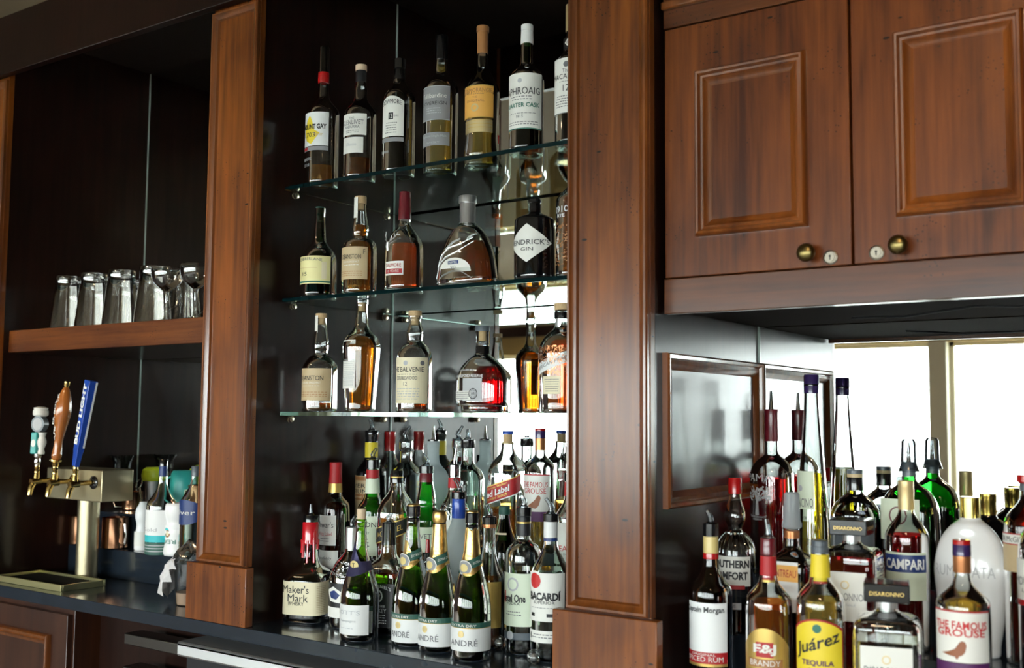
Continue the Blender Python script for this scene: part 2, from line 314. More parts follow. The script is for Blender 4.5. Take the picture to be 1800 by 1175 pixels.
# ================================================================== joinery
def frame_mould(name, parent, x0, x1, z0, z1, y, prof, mat='mould', axis='Y', flip=1):
    """mitred moulding around a rectangle; prof = [(inset from outer edge, height proud of the face)]"""
    b = MB(); n = len(prof)
    cs = [(x0, z0, 1, 1), (x1, z0, -1, 1), (x1, z1, -1, -1), (x0, z1, 1, -1)]
    rings = []
    for (x, z, sx, sz) in cs:
        rings.append([((x+sx*d, y-h, z+sz*d) if axis == 'Y' else (y+flip*h, x+sx*d, z+sz*d)) for d, h in prof])
    rings.append(rings[0])
    b.rings(rings, closed=False)
    # flip winding is irrelevant for shading; both sides render
    return b.build(name, mat, parent, ang=30)
P_PIL = [(0, 0), (0, 0.010), (0.003, 0.014), (0.008, 0.014), (0.011, 0.010), (0.020, 0.006), (0.026, -0.004), (0.030, -0.010), (0.030, -0.014)]
def pilaster(x0, x1, ztop, label):
    t = empty('pilaster', ((x0+x1)/2, 1.9, ZC), label, 'pilaster', 'cherry wood pilasters of the back bar')
    X0, X1 = x0-(x0+x1)/2, x1-(x0+x1)/2
    f = -0.0
    b = MB(); b.box(X0+0.002, X1-0.002, 0.006, 0.023, 0.148, ztop-ZC); b.build('post_board', 'wood', t)
    frame_mould('panel_moulding', t, X0+0.004, X1-0.004, 0.150, 2.605-ZC, 0.006, P_PIL[:-1] + [(0.030, -0.002)])
    b = MB(); b.box(X0-0.021, X1+0.021, -0.016, 0.010, 0.0, 0.148); b.build('plinth', 'wood', t, bevel=0.002)
    return t
pilaster(-2.368, -2.175, 2.81, 'wide cherry wood pilaster between the glassware bay and the glass-shelved bay')
pilaster(-1.206, -1.009, 2.81, 'wide cherry wood pilaster between the glass-shelved bay and the wall cabinets')
pilaster(-3.60, -3.40, 2.81, 'cherry wood pilaster at the far left edge of the photo')

def side_panel(x0, x1, label, z0=ZC):
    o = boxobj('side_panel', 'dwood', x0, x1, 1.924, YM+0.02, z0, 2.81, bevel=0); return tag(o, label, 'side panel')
side_panel(-2.36, -2.179, 'dark wood side panel with shelf pin holes left of the glass shelves')
hp = MB()
for z in [1.0+0.032*i for i in range(46)]:
    if 1.06 < z < 2.45 and (int(z*1000) % 3 != 5):
        for yy in (2.405,):
            hp.add([(-2.1786, yy+0.0028*cos(a*pi/4), z+0.0028*sin(a*pi/4)) for a in range(8)], [tuple(range(8))])
o = hp.build('pin_holes', 'darkin', bpy.data.objects['side_panel'], smooth=False); o['kind'] = 'stuff'
side_panel(-3.59, -3.403, 'dark wood side panel at the left end of the glassware bay')
side_panel(-1.199, -1.1, 'dark wood panel right of the glass shelves, behind the pilaster')
rp = side_panel(-1.098, -1.011, 'dark wood side panel with a framed raised moulding left of the wall mirror')
P_SIDE = [(0, 0), (0, 0.012), (0.004, 0.016), (0.010, 0.014), (0.013, 0.008), (0.022, 0.010), (0.028, 0.006), (0.034, 0.0)]
frame_mould('panel_moulding', rp, 1.955, 2.449, 1.318, 1.632, -1.011, P_SIDE, 'mould', axis='X', flip=1)

# header above the bays, crown
b = MB(); b.box(-9.0, -1.215, 1.872, 1.8985, 2.612, 2.81); tag(b.build('header_board', 'dwood', bevel=0.002), 'header board above the two open bays, unlit darkness put into its colour', 'header board')  # dark wood used here to paint in the falloff of light
b = MB(); b.box(-9.0, -3.60, 1.93, 2.0, 0, 2.615); struct(b.build('wall_panelling', 'dwood', smooth=False), 'dark wood panelling left of the bays', 'wall panelling')

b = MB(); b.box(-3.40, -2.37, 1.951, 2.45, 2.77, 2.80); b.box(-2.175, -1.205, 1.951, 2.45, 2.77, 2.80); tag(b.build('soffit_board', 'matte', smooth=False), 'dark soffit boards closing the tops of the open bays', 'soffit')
# mirrors
for x0, x1, z0, z1, lb in ((-3.403, -2.36, ZC, 2.81, 'tall mirror at the back of the glassware and beer tap bay'),
                           (-2.179, -1.199, ZC, 2.81, 'tall mirror behind the three glass shelves'),
                           (-1.011, 1.2, ZC, 1.725, 'wide mirror behind the bottles under the wall cabinets')):
    t = empty('wall_mirror', ((x0+x1)/2, YM+0.006, z0), lb, 'mirror'); h = (x1-x0)/2
    b = MB(); b.box(-h, h, -0.006, 0.004, 0, z1-z0); b.build('mirror_glass', 'mirror', t, smooth=False)
    b = MB(); b.box(-h, -h+0.005, -0.0075, -0.006, 0, z1-z0); b.build('ground_edge', 'mirror_edge', t, smooth=False)

# ------------------------------------------------------------------ upper cabinet
YCAB = 1.95
t = empty('wall_cabinet', (-0.4, YCAB, 1.709), 'cherry wood wall cabinet with two raised-panel doors above the mirror', 'wall cabinet')
ox, oz = -0.4, 1.709
def cb(name, mat, x0, x1, y0, y1, z0, z1, par=t, bevel=0.0015):
    return boxobj(name, mat, x0-ox, x1-ox, y0-YCAB, y1-YCAB, z0-oz, z1-oz, par, bevel)
XR = 0.60
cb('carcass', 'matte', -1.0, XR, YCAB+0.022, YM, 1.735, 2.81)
cb('bottom_rail', 'cabwoodx', -1.004, XR, YCAB, YCAB+0.022, 1.709, 1.7795)
cb('top_rail', 'cabwoodx', -1.004, XR, YCAB, YCAB+0.022, 2.298, 2.81)
cb('cornice_strip', 'mould', -1.004, XR, YCAB-0.014, YCAB, 2.335, 2.352, bevel=0.004)
P_DOOR = [(0, 0), (0, 0.010), (0.002, 0.015), (0.005, 0.018), (0.009, 0.017), (0.012, 0.009), (0.016, 0.008), (0.019, 0.010), (0.022, 0.006), (0.028, 0.003), (0.032, 0.001), (0.034, -0.001)]
def cab_door(x0, x1, mx0, mx1, knob, lock):
    d = cb('door', 'cabwood', x0, x1, YCAB-0.002, YCAB+0.02, 1.7815, 2.294)
    frame_mould('door_moulding', d, mx0-ox, mx1-ox, 1.859-oz, 2.194-oz, -0.002, P_DOOR)
    if knob:
        kx, kz = knob; k = MB(); c = (kx-ox, -0.002, kz-oz)
        pr = [(0.0065, 0), (0.0055, 0.004), (0.0045, 0.009), (0.006, 0.013), (0.012, 0.016), (0.0165, 0.021), (0.0175, 0.026), (0.0155, 0.0315), (0.010, 0.035), (0.003, 0.0365)]
        k.rings([[(c[0]+r*cos(a*pi/16), c[1]-h, c[2]+r*sin(a*pi/16)) for a in range(32)] for r, h in pr], True, True)
        k.build('knob', 'abrass', d, ang=60)
    if lock:
        lx, lz = lock; c = (lx-ox, -0.002, lz-oz); k = MB()
        pr = [(0.0135, 0), (0.0135, 0.003), (0.0115, 0.004), (0.0105, 0.003), (0.0085, 0.003), (0.008, 0.005), (0.003, 0.005)]
        k.rings([[(c[0]+r*cos(a*pi/14), c[1]-h, c[2]+r*sin(a*pi/14)) for a in range(28)] for r, h in pr], False, True)
        lk = k.build('lock', 'agedmetal', d)
        k = MB(); k.add([(c[0]+0.0022*cos(a*pi/6), c[1]-0.0056, c[2]+0.002+0.0022*sin(a*pi/6)) for a in range(12)], [tuple(range(12))])
        k.add([(c[0]-0.001, c[1]-0.0056, c[2]-0.005), (c[0]+0.001, c[1]-0.0056, c[2]-0.005), (c[0]+0.001, c[1]-0.0056, c[2]+0.001), (c[0]-0.001, c[1]-0.0056, c[2]+0.001)], [(0, 1, 2, 3)])
        k.build('keyhole', 'darkin', lk, smooth=False)
def px(x, y, Y=YCAB): p = atY(x, y, Y); return p.x, p.z
cab_door(-1.000, -0.6225, -0.9285, -0.702, px(1419, 445, 1.93), px(1461, 453))
cab_door(-0.6180, -0.2350, -0.540, -0.325, px(1580, 431, 1.93), px(1542, 445))
cab_door(-0.2310, 0.1600, -0.160, 0.090, None, None)
cab_door(0.164, 0.590, 0.235, 0.520, None, None)
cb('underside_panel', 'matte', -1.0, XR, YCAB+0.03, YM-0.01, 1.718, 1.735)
k = MB(); k.tube([(-0.72, 2.25, 1.712), (-0.6, 2.2, 1.705), (-0.45, 2.12, 1.711), (-0.3, 2.16, 1.704), (-0.1, 2.1, 1.712), (0.2, 2.2, 1.706)], 0.0025, 8)
tag(k.build('power_cord', 'cable'), 'thin black cord running along the cabinet underside', 'cord')

# ------------------------------------------------------------------ counter, risers, lower fittings
t = empty('back_counter', (-1.4, 2.2, 0), 'long glossy black back bar counter running under all bays', 'counter')
b = MB(); b.box(-2.2, 4.5, 1.885-2.2, 2.50-2.2, ZC-0.036, ZC); b.build('worktop', 'counter', t, bevel=0.0015)
b = MB(); b.box(-1.53, 4.5, 2.0-2.2, 2.5-2.2, 0.0, ZC-0.036); b.build('base_carcass', 'dwood', t, smooth=False)
RZ2, RZ3, RY3 = 1.055, 1.165, 2.255
for x0, x1, ry2, lb in ((-3.40, -2.37, 2.185, ' black riser block at the back of the beer tap bay'), (-2.175, -1.205, 2.13, ' black riser block under the glass shelves'),
                   (-1.007, 1.1, 2.125, ' black riser block in front of the wide mirror')):
    for nm_, a_, b_, h_ in (('lower', ry2, RY3, RZ2-ZC), ('upper', RY3+0.0005, YM-0.004, RZ3-ZC)):
        b = MB(); b.box((x0-x1)/2, (x1-x0)/2, a_-2.3, b_-2.3, 0.0002, h_); o = b.build('bottle_riser', 'counter', bevel=0.0015); o.location = ((x0+x1)/2, 2.3, ZC)
        tag(o, nm_+lb, 'bottle riser')
# lower left cabinet door with raised panel
t = empty('base_cabinet', (-3.3, 1.93, 0.3), 'cherry wood base cabinet with a raised-panel door at bottom left', 'base cabinet')
boxobj('carcass', 'lwood', -0.3, 0.345, 0.0, 0.5, -0.3, 0.618, t)
d = boxobj('door', 'lwood', -0.29, 0.335, -0.018, 0, -0.2, 0.600, t)
frame_mould('door_moulding', d, -0.25, 0.255, -0.15, 0.535, -0.018, P_DOOR)
# stainless sink unit and second steel shelf
def pxY(x, y, Y): p = atY(x, y, Y); return p
t = empty('steel_sink_unit', (-1.6, 1.80, 0), 'stainless steel under-bar unit with brightness painted into its folded front edge', 'sink unit')
b = MB(); b.box(-2.39+1.6, 1.6+1.6, 0.06, 0.17, 0.889, 0.905); b.box(-2.39+1.6, 1.6+1.6, 0.06, 0.075, 0.866, 0.905)
b.build('rim', 'litsteel', t, bevel=0.006)
b = MB(); b.box(-2.38+1.6, 1.6+1.6, 0.085, 0.165, 0.35, 0.889); b.build('basin_front', 'blacklab', t, bevel=0.004)
t = empty('bottle_rail', (-2.6, 1.9, 0), 'stainless bottle rail with painted-in dim reflection beside the steel sink unit', 'bottle rail')
b = MB(); b.box(-0.072, 0.20, 0.0, 0.06, 0.855, 0.886); b.build('upper_rail', 'dimsteel', t, bevel=0.003)
b = MB(); b.box(-0.072, 0.20, 0.0, 0.06, 0.72, 0.795); b.build('lower_rail', 'dimsteel', t, bevel=0.003)

# wooden shelf in the left bay
t = empty('glassware_shelf', (-2.89, 1.94, 1.698), 'thick wooden shelf holding upturned glass mugs in the left bay', 'shelf')
boxobj('shelf_board', 'dwood', -0.51, 0.52, 0.02, 0.50, 0.0, 0.071, t)
boxobj('front_lipping', 'woodx', -0.51, 0.52, 0.0, 0.02, 0.0, 0.072, t, bevel=0.002)

# glass shelves with brass standoffs
SZ = [2.117, 1.813, 1.509]
nmz = ['top', 'middle', 'lowest']
for i, z in enumerate(SZ):
    t = empty('glass_shelf', (-1.69, 2.2, z-0.010), nmz[i]+' of the three glass shelves in the centre bay', 'glass shelf', 'glass bottle shelves')
    b = MB(); b.box(-2.170+1.69, -1.208+1.69, -0.1995, 0.232, 0, 0.0098); b.build('glass_pane', 'shelfglass', t, smooth=False)
    if i < 2:
        b = MB(); b.box(-2.170+1.69, -1.208+1.69, -0.2012, -0.1996, 0.0002, 0.0096); b.build('polished_edge', 'shelfedge', t, smooth=False)
    for sx, X in ((1, -2.178), (-1, -1.2)):
        for Y in (2.035, 2.405):
            b = MB()
            for k2 in (0, 1):
                pr = [(0.006, 0.000), (0.0085, 0.001), (0.0085, 0.007), (0.006, 0.008)]
                b.rings([[(X+1.69+sx*(h+0.0105*k2), Y-2.2+r*cos(a*pi/10), -0.0095+r*sin(a*pi/10)) for a in range(20)] for r, h in pr], True, True)
            b.build('shelf_standoff', 'nickel', t)

# ================================================================== bottles
SEG = 56
def chaikin(P, n=2):
    for _ in range(n):
        Q = [P[0]]
        for i in range(len(P)-1):
            a, b_ = P[i], P[i+1]
            pa = (a[0]*0.75+b_[0]*0.25, a[1]*0.75+b_[1]*0.25); pb = (a[0]*0.25+b_[0]*0.75, a[1]*0.25+b_[1]*0.75)
            if i > 0: Q.append(pa)
            if i < len(P)-2: Q.append(pb)
        Q.append(P[-1]); P = Q
    return P
class Sec:
    """outline of a bottle: round neck blending into a round or squared body"""
    def __init__(s, rmax, rneck, n=2.0, dr=1.0): s.R, s.rn, s.n, s.dr = rmax, rneck, n, dr
    def pt(s, a, r):
        if s.n == 2.0 and s.dr == 1.0: return (r*sin(a), -r*cos(a))
        k = min(1, max(0, (r-s.rn*1.25)/(s.R*0.8-s.rn*1.25))) if s.R*0.8 > s.rn*1.3 else 1; k = k*k*(3-2*k)
        q = (abs(sin(a))**s.n + abs(cos(a)/s.dr)**s.n)**(-1.0/s.n)
        rr = r*(1-k) + r*q*k
        return (rr*sin(a), -rr*cos(a))
    def ring(s, r, z, seg=SEG): return [(*s.pt(2*pi*j/seg, max(r, 0.0002)), z) for j in range(seg)]
    def arc(s, r, off):
        """arc-length table -> position, for wrapping labels"""
        A = [-pi+2*pi*i/360 for i in range(361)]; T = [(s.pt(a, r)) for a in A]; L = [0.0]
        for i in range(360): L.append(L[-1]+math.hypot(T[i+1][0]-T[i][0], T[i+1][1]-T[i][1]))
        mid = L[180]; L = [l-mid for l in L]
        def f(u):
            u = max(L[0], min(L[-1], u)); lo, hi = 0, 360
            while hi-lo > 1:
                m_ = (lo+hi)//2
                if L[m_] <= u: lo = m_
                else: hi = m_
            k = (u-L[lo])/max(1e-9, L[hi]-L[lo]); x = T[lo][0]*(1-k)+T[hi][0]*k; y = T[lo][1]*(1-k)+T[hi][1]*k
            tx, ty = T[hi][0]-T[lo][0], T[hi][1]-T[lo][1]; l = math.hypot(tx, ty) or 1
            return x+ty/l*off, y-tx/l*off
        return f
TXT = {}
def text_geo(s, bold=0.0):
    key = (s, bold)
    if key in TXT: return TXT[key]
    cu = bpy.data.curves.new('t', 'FONT'); cu.body = s; cu.size = 1.0; cu.align_x = 'CENTER'; cu.resolution_u = 2; cu.offset = bold
    ob = bpy.data.objects.new('t', cu); me = ob.to_mesh()
    vs = [(v.co.x, v.co.y) for v in me.vertices]; fs = [tuple(p.vertices) for p in me.polygons]
    ob.to_mesh_clear(); bpy.data.objects.remove(ob); bpy.data.curves.remove(cu)
    x0 = min(v[0] for v in vs); x1 = max(v[0] for v in vs); z0 = min(v[1] for v in vs); z1 = max(v[1] for v in vs)
    TXT[key] = ([((v[0]-(x0+x1)/2)/(x1-x0), (v[1]-(z0+z1)/2)/(z1-z0)) for v in vs], fs); return TXT[key]

def add_text(mb, s, W, H, uc, zc, f, mi, curve=0.0, slant=0.0, bold=0.0, rotate=0.0, rfun=None):
    vs, fs = text_geo(s, bold); out = []
    for x, z in vs:
        u = x*W; zz = z*H + curve*(1-(2*x)**2) - (curve if curve else 0)*0.5
        if slant: zz += u*slant
        if rotate: u, zz = u*cos(rotate)-zz*sin(rotate), u*sin(rotate)+zz*cos(rotate)
        p = f(uc+u); out.append((p[0], p[1], zc+zz))
    mb.mi = mi; mb.add(out, fs)

def strip_fill(mb, pts, f, n=18):
    """fill an outline of (arc position, height) points with narrow upright strips that follow the curved surface"""
    u0 = min(p[0] for p in pts); u1 = max(p[0] for p in pts); cols = []
    for i in range(n+1):
        u = u0+(u1-u0)*min(max(i/n, 0.004), 0.996); zs = []
        for a, b_ in zip(pts, pts[1:]+pts[:1]):
            if (a[0]-u)*(b_[0]-u) < 0 or a[0] == u: t_ = (u-a[0])/(b_[0]-a[0]) if b_[0] != a[0] else 0; zs.append(a[1]+(b_[1]-a[1])*t_)
        if len(zs) < 2: zs = [zs[0], zs[0]] if zs else [pts[0][1]]*2
        p = f(u); cols.append([(p[0], p[1], min(zs)), (p[0], p[1], max(zs))])
    mb.rings(cols, closed=False)
def disc(u, z, r): return [(u+r*cos(i*pi/12+0.01), z+r*sin(i*pi/12+0.01)) for i in range(24)]
def bottle(name, label, cx, Y, zb, prof, glass='clear', liquid=None, sq=(2.0, 1.0), rot=0.0, caps=(), labels=(), pour=None, group=None, cat='bottle', sharp=False, extra=None, bottom_r=0.9, capname='cap'):
    if group in (G1, G2, G3) and rot == 0.0 and sq[0] == 2.0: rot = 0.2
    d = depth(cx, Y); k = d/F_PX
    z = lambda y: atY(cx, y, Y).z - zb
    root = empty(name, (atY(cx, 740, Y).x, Y, zb), label, cat, group, rot)
    P = [(hw*k, z(y)) for hw, y in prof]; P[-1] = (P[-1][0], max(P[-1][1], 0.02))
    R = max(p[0] for p in P); rl = P[-1][0]
    P = P + [(rl, 0.010)] if P[-1][1] > 0.012 else P
    S = Sec(R, P[0][0], *sq)
    Q = P if sharp else chaikin(P, 2)
    Q = [q for q in Q]
    body = Q + [(rl*0.985, 0.004), (rl*0.93, 0.0005), (rl*0.86, 0.0)]
    def rad(zz):
        for i in range(len(Q)-1):
            a, b_ = Q[i], Q[i+1]
            if a[1] >= zz >= b_[1]:
                t_ = (a[1]-zz)/max(1e-9, a[1]-b_[1]); return a[0]*(1-t_)+b_[0]*t_
        return Q[-1][0] if zz < Q[-1][1] else Q[0][0]
    mb = MB(); mb.rings([S.ring(r, h) for r, h in body] + [S.ring(rl*0.55, 0.006), S.ring(rl*0.2, 0.009)], False, True)
    mb.build('bottle_body', glass, root, ang=50)
    if liquid:
        lm, ly = liquid; zl = z(ly)
        LP = [(rad(zl)-0.0016, zl)] + [(r-0.0016, h) for r, h in Q if h < zl-0.001 and h > 0.012] + [(rl-0.0030, 0.010), (rl*0.85, 0.007)]
        mb = MB(); mb.rings([S.ring(r, h) for r, h in LP], True, True); mb.build('liquid', lm, root, ang=40)
    for c in caps:
        cn, cm, cp = c[0], c[1], c[2]; CP = [(hw*k, z(y)) for hw, y in cp]
        rings = []
        for r, h in CP: rings.append([(r*cos(2*pi*j/36), r*sin(2*pi*j/36), h) for j in range(36)])
        mb = MB(); mb.rings(rings, True, True); o = mb.build(cn, cm, root, ang=30)
        if len(c) > 3: o['label'] = c[3]
    if pour:
        kind, ytop, ybot = pour[:3]; z1, z0 = z(ytop), z(ybot); h = z1-z0; lean = (pour[3] if len(pour) > 3 else -0.35)*h
        mb = MB(); r0 = 0.0045
        if kind == 'metal':
            mb.tube([(0, 0, z0-0.004), (0, 0, z0+h*0.1), (lean*0.45, 0, z0+h*0.55), (lean, 0, z1)], [r0*1.5, r0*1.2, r0*0.85, r0*0.6], 12)
        else:
            mb.lathe([(0.011, z0-0.002), (0.0105, z0+0.002), (0.006, z0+h*0.22)], seg=20)
            mb.tube([(0, 0, z0+h*0.15), (-lean*0.15, 0, z0+h*0.4), (lean*0.3, 0, z0+h*0.7), (lean, 0, z1)], [0.0065, 0.0058, 0.0050, 0.0042], 12)
            mb.tube([(0.004, 0, z0+h*0.1), (-lean*0.75, 0, z0+h*0.42), (-lean*0.3, 0, z0+h*0.72)], [0.0025, 0.0022, 0.0018], 8)
        mb.build('pour_spout', 'chrome' if kind == 'metal' else 'plastic', root)
    view = -atan2(-atY(cx, 740, Y).x, Y)          # angle of the sight line
    for L in labels:
        zt, zo = z(L['y0']), z(L['y1']); r = rad((zt+zo)/2); off = L.get('off', 0.0006)
        if L.get('r'): r = L['r']*k
        hwx = prof[-1][0] if not L.get('r') else L['r']
        rr_ = r/k
        if 'xr' in L:
            ha = abs(view) - (rot if sq[0] == 2.0 else 0) + asin(max(-0.98, min(0.98, (L['xr']-cx)/rr_)))
            ha = min(ha, 2.6)
        else: ha = L.get('ha', 1.1)
        U = L['u']*k if 'u' in L else r*ha; uc = L.get('uc', 0)*k
        taper = L.get('taper', False)
        nx, nz = 36, L.get('nz', 4); mb = MB(); mats = [L['m']]; shape = L.get('shape', 'rect')
        fr = S.arc(r, off)
        def cell(u, tz):
            q = u/U if U else 0
            a, b_ = zo, zt; hh = zt-zo
            if shape == 'arch': b_ = zt - hh*L.get('arch', 0.22)*(q*q)
            elif shape == 'diamond': b_ = zt - hh*0.5*abs(q); a = zo + hh*0.5*abs(q)
            elif shape == 'oval': e = sqrt(max(0, 1-q*q)); a = zo+hh*0.5*(1-e); b_ = zo+hh*0.5*(1+e)
            elif shape == 'slant': s_ = L.get('slant', 0.5)*U*q; a = zo+s_; b_ = zt+s_
            elif shape == 'halfoval': b_ = zo + hh*sqrt(max(0, 1-q*q))
            return a+(b_-a)*tz
        grid = []
        for j in range(nz+1):
            row = []
            for i in range(nx+1):
                u = -U+2*U*i/nx; zz = cell(u, j/nz)
                if taper: f2 = S.arc(rad(zz), off) if i == 0 else f2; p = f2(u*rad(zz)/r+uc)
                else: p = fr(u+uc)
                row.append((p[0], p[1], zz))
            grid.append(row)
        mb.rings(grid, closed=False)
        lab = mb.build('label', mats, root, ang=60)
        mb = MB(); tm = []; f3 = S.arc(r, off+0.0010)
        for bd in L.get('bands', ()):      # (y0, y1, material[, u0frac, u1frac])
            if bd[2] not in tm: tm.append(bd[2])
            mb.mi = tm.index(bd[2]); q0, q1 = (bd[3], bd[4]) if len(bd) > 4 else (-1, 1)
            bz1, bz0 = z(bd[0]), z(bd[1]); f4 = S.arc(r, off+0.0003); row = [[], []]
            for i in range(25):
                u = U*(q0+(q1-q0)*i/24); p = f4(u+uc); dz = L.get('slant', 0.5)*u if shape == 'slant' else 0
                row[0].append((p[0], p[1], bz0+dz)); row[1].append((p[0], p[1], bz1+dz))
            mb.rings(row, closed=False)
        for tx in L.get('dots', ()):       # round emblem (ufrac, y, radius px, material)
            if tx[3] not in tm: tm.append(tx[3])
            mb.mi = tm.index(tx[3]); f4 = S.arc(r, off+0.0004+0.0002*tm.index(tx[3])); strip_fill(mb, disc(tx[0]*U+uc, z(tx[1]), tx[2]*k), f4, 14)
        for tx in L.get('poly', ()):       # free shape in (ufrac, y) pixel rows
            if tx[1] not in tm: tm.append(tx[1])
            mb.mi = tm.index(tx[1]); f4 = S.arc(r, off+0.0004+0.0001*tm.index(tx[1])); strip_fill(mb, [(q*U+uc, z(yy)) for q, yy in tx[0]], f4)
        for tx in L.get('text', ()):       # (string, ycentre, height px, width fraction, material, {options})
            op = tx[5] if len(tx) > 5 else {}
            if tx[4] not in tm: tm.append(tx[4])
            curve = op.get('curve', 0)*k; uu = op.get('uc', 0)*U
            dz = L.get('slant', 0.5)*uu if shape == 'slant' else 0
            add_text(mb, tx[0], 2*U*tx[3], tx[2]*k, uc+uu, z(tx[1])+dz, f3, tm.index(tx[4]), curve, L.get('slant', 0.5) if shape == 'slant' else op.get('slant', 0), op.get('bold', 0.0))
        if mb.f: mb.build('lettering', tm, lab, smooth=False)
    if extra: extra(root, k, z, S, rad)
    return root
def wrapped_text(root, k, z, S, rad, items, name='lettering'):
    """lettering printed straight on the glass: (string, x half width px, ycentre, height px, material, curve, ucentre px)"""
    mb = MB(); tm = []
    for s_, wd, yc, h, mt, cv, uc in items:
        if mt not in tm: tm.append(mt)
        f3 = S.arc(rad(z(yc)), 0.0007); add_text(mb, s_, wd*2*k, h*k, uc*k, z(yc), f3, tm.index(mt), cv*k)
    mb.build(name, tm, root, smooth=False)
def small_lines(y0, n, dy, m='inkgrey', w=0.5):   # rows of tiny print as thin broken bars
    out = []
    rnd = random.Random(int(y0*10)+n)
    for i in range(n):
        q = -w*rnd.uniform(0.75, 1)
        while q < w*0.9:
            l = rnd.uniform(0.05, 0.16); out.append((y0+i*dy, y0+i*dy+dy*0.32, m, q, min(w, q+l))); q += l+0.04
    return out
G1 = 'whisky bottles on the top glass shelf'; G2 = 'bottles on the middle glass shelf'; G3 = 'bottles on the lowest glass shelf'

# ------------------------------------------------------------------ top glass shelf
G1 = 'whisky bottles on the top glass shelf'; Z1 = SZ[0]-0.0001
bottle('rum_bottle', 'rum bottle with yellow-splashed white label and red neck band, leftmost on top glass shelf', 556, 2.055, Z1,
       [(7, 132), (8, 150), (9, 165), (11, 178), (22, 190), (29, 200), (29, 215), (29, 318)], 'clear', ('L_amber', 297),
       caps=[('cap', 'smoke', [(8, 87), (9.5, 89), (9.5, 132)]), ('neck_band', 'redcap', [(9.7, 132), (9.9, 134), (9.9, 148), (9.6, 150)])],
       labels=[dict(y0=207, y1=265, xr=566, m='white', poly=[([(-0.75, 240), (-0.5, 222), (-0.25, 212), (-0.05, 222), (0.1, 238), (0.45, 243), (0.2, 252), (-0.1, 262), (-0.5, 256), (-0.65, 248)], 'yellow')],
                    text=[('MOUNT GAY', 232, 9, 0.86, 'ink', dict(bold=0.03)), ('1703', 246, 8, 0.42, 'ink', dict(uc=-0.25)), ('Master', 245, 6, 0.30, 'ltgold', dict(uc=0.35))]),
               dict(y0=266, y1=273, xr=566, m='greylab', bands=[(267, 272, 'redlab', -0.9, -0.4)])],
       extra=lambda *a: wrapped_text(*a, [('12.11', 9, 297, 5, 'lightgrey', 0, -16), ('BARBADOS', 13, 287, 5, 'lightgrey', 0, -16)]), group=G1)
bottle('whisky_bottle', 'clear whisky bottle with split off-white label and pale cork, second on top glass shelf', 623.5, 2.055, Z1,
       [(8, 128), (8.5, 150), (11, 158), (10.5, 170), (12, 180), (20, 190), (27, 199), (28, 210), (28, 305)], 'clear', ('L_dkamber', 284),
       caps=[('cork', 'palecork', [(9.5, 118), (10, 119), (10, 128)]), ('neck_foil', 'blacklab', [(8.6, 128), (9, 129), (9, 148)])],
       labels=[dict(y0=209, y1=246, xr=634, m='paper', text=[('THE', 217, 4, 0.2, 'inkgrey'), ('GLENLIVET', 224, 8, 0.8, 'inkgrey'), ('NADURRA', 232, 5, 0.55, 'inkgrey')], bands=small_lines(238, 2, 3)),
               dict(y0=249, y1=277, xr=629, m='paper', bands=[(249, 250, 'inkgrey')], text=[('Oloroso', 262, 6, 0.45, 'lightgrey')])], group=G1)
bottle('whisky_bottle', 'dark whisky bottle with arched white label showing a boxed 12, on top glass shelf', 693, 2.06, Z1,
       [(8, 124), (9, 140), (12, 152), (17, 158), (25, 168), (28, 178), (28, 195), (28, 298)], 'smoke', ('L_deep', 192),
       caps=[('cap', 'blackcap', [(9.5, 107), (10.5, 108), (10.5, 124)]), ('neck_foil', 'blackcap', [(8.2, 124), (9.3, 126), (10, 146)])],
       labels=[dict(y0=178, y1=248, xr=701, m='paper', shape='arch', arch=0.14, text=[('BOWMORE', 189, 8, 0.8, 'ink', dict(curve=3)), ('12', 213, 8, 0.14, 'paper'), ('YEARS', 213, 3, 0.2, 'inkgrey', dict(uc=0.4))],
                    bands=[(207, 219, 'ink', -0.2, 0.2)] + small_lines(224, 5, 4.2)),
               dict(y0=250, y1=257, xr=701, m='greylab')],
       extra=lambda *a: wrapped_text(*a, [('Morrison', 12, 273, 6, 'lightgrey', 0, -16)]), group=G1)
bottle('whisky_bottle', 'pale gold whisky bottle with grey labels and tall black stopper, top glass shelf', 768, 2.10, Z1,
       [(10, 108), (11, 120), (12, 134), (18, 140), (27, 150), (30, 162), (30, 180), (29, 293)], 'clear', ('L_gold_l', 168),
       caps=[('stopper', 'blackcap', [(10.5, 66), (11, 68), (11, 108)]), ('neck_liquid', 'L_gold_l', [(9, 118), (10, 119), (10.6, 134)])],
       labels=[dict(y0=161, y1=220, xr=783, m='greylab', text=[('Tullibardine', 178, 8, 0.78, 'paper'), ('SOVEREIGN', 191, 6, 0.8, 'ink')], bands=[(219, 220, 'lightgrey'), (161, 162, 'lightgrey')] + small_lines(199, 3, 4, 'lightgrey')),
               dict(y0=241, y1=264, xr=783, m='greylab', text=[('Highland Single Malt', 248, 5, 0.8, 'lightgrey'), ('WHISKY', 259, 4, 0.4, 'lightgrey')])], group=G1)
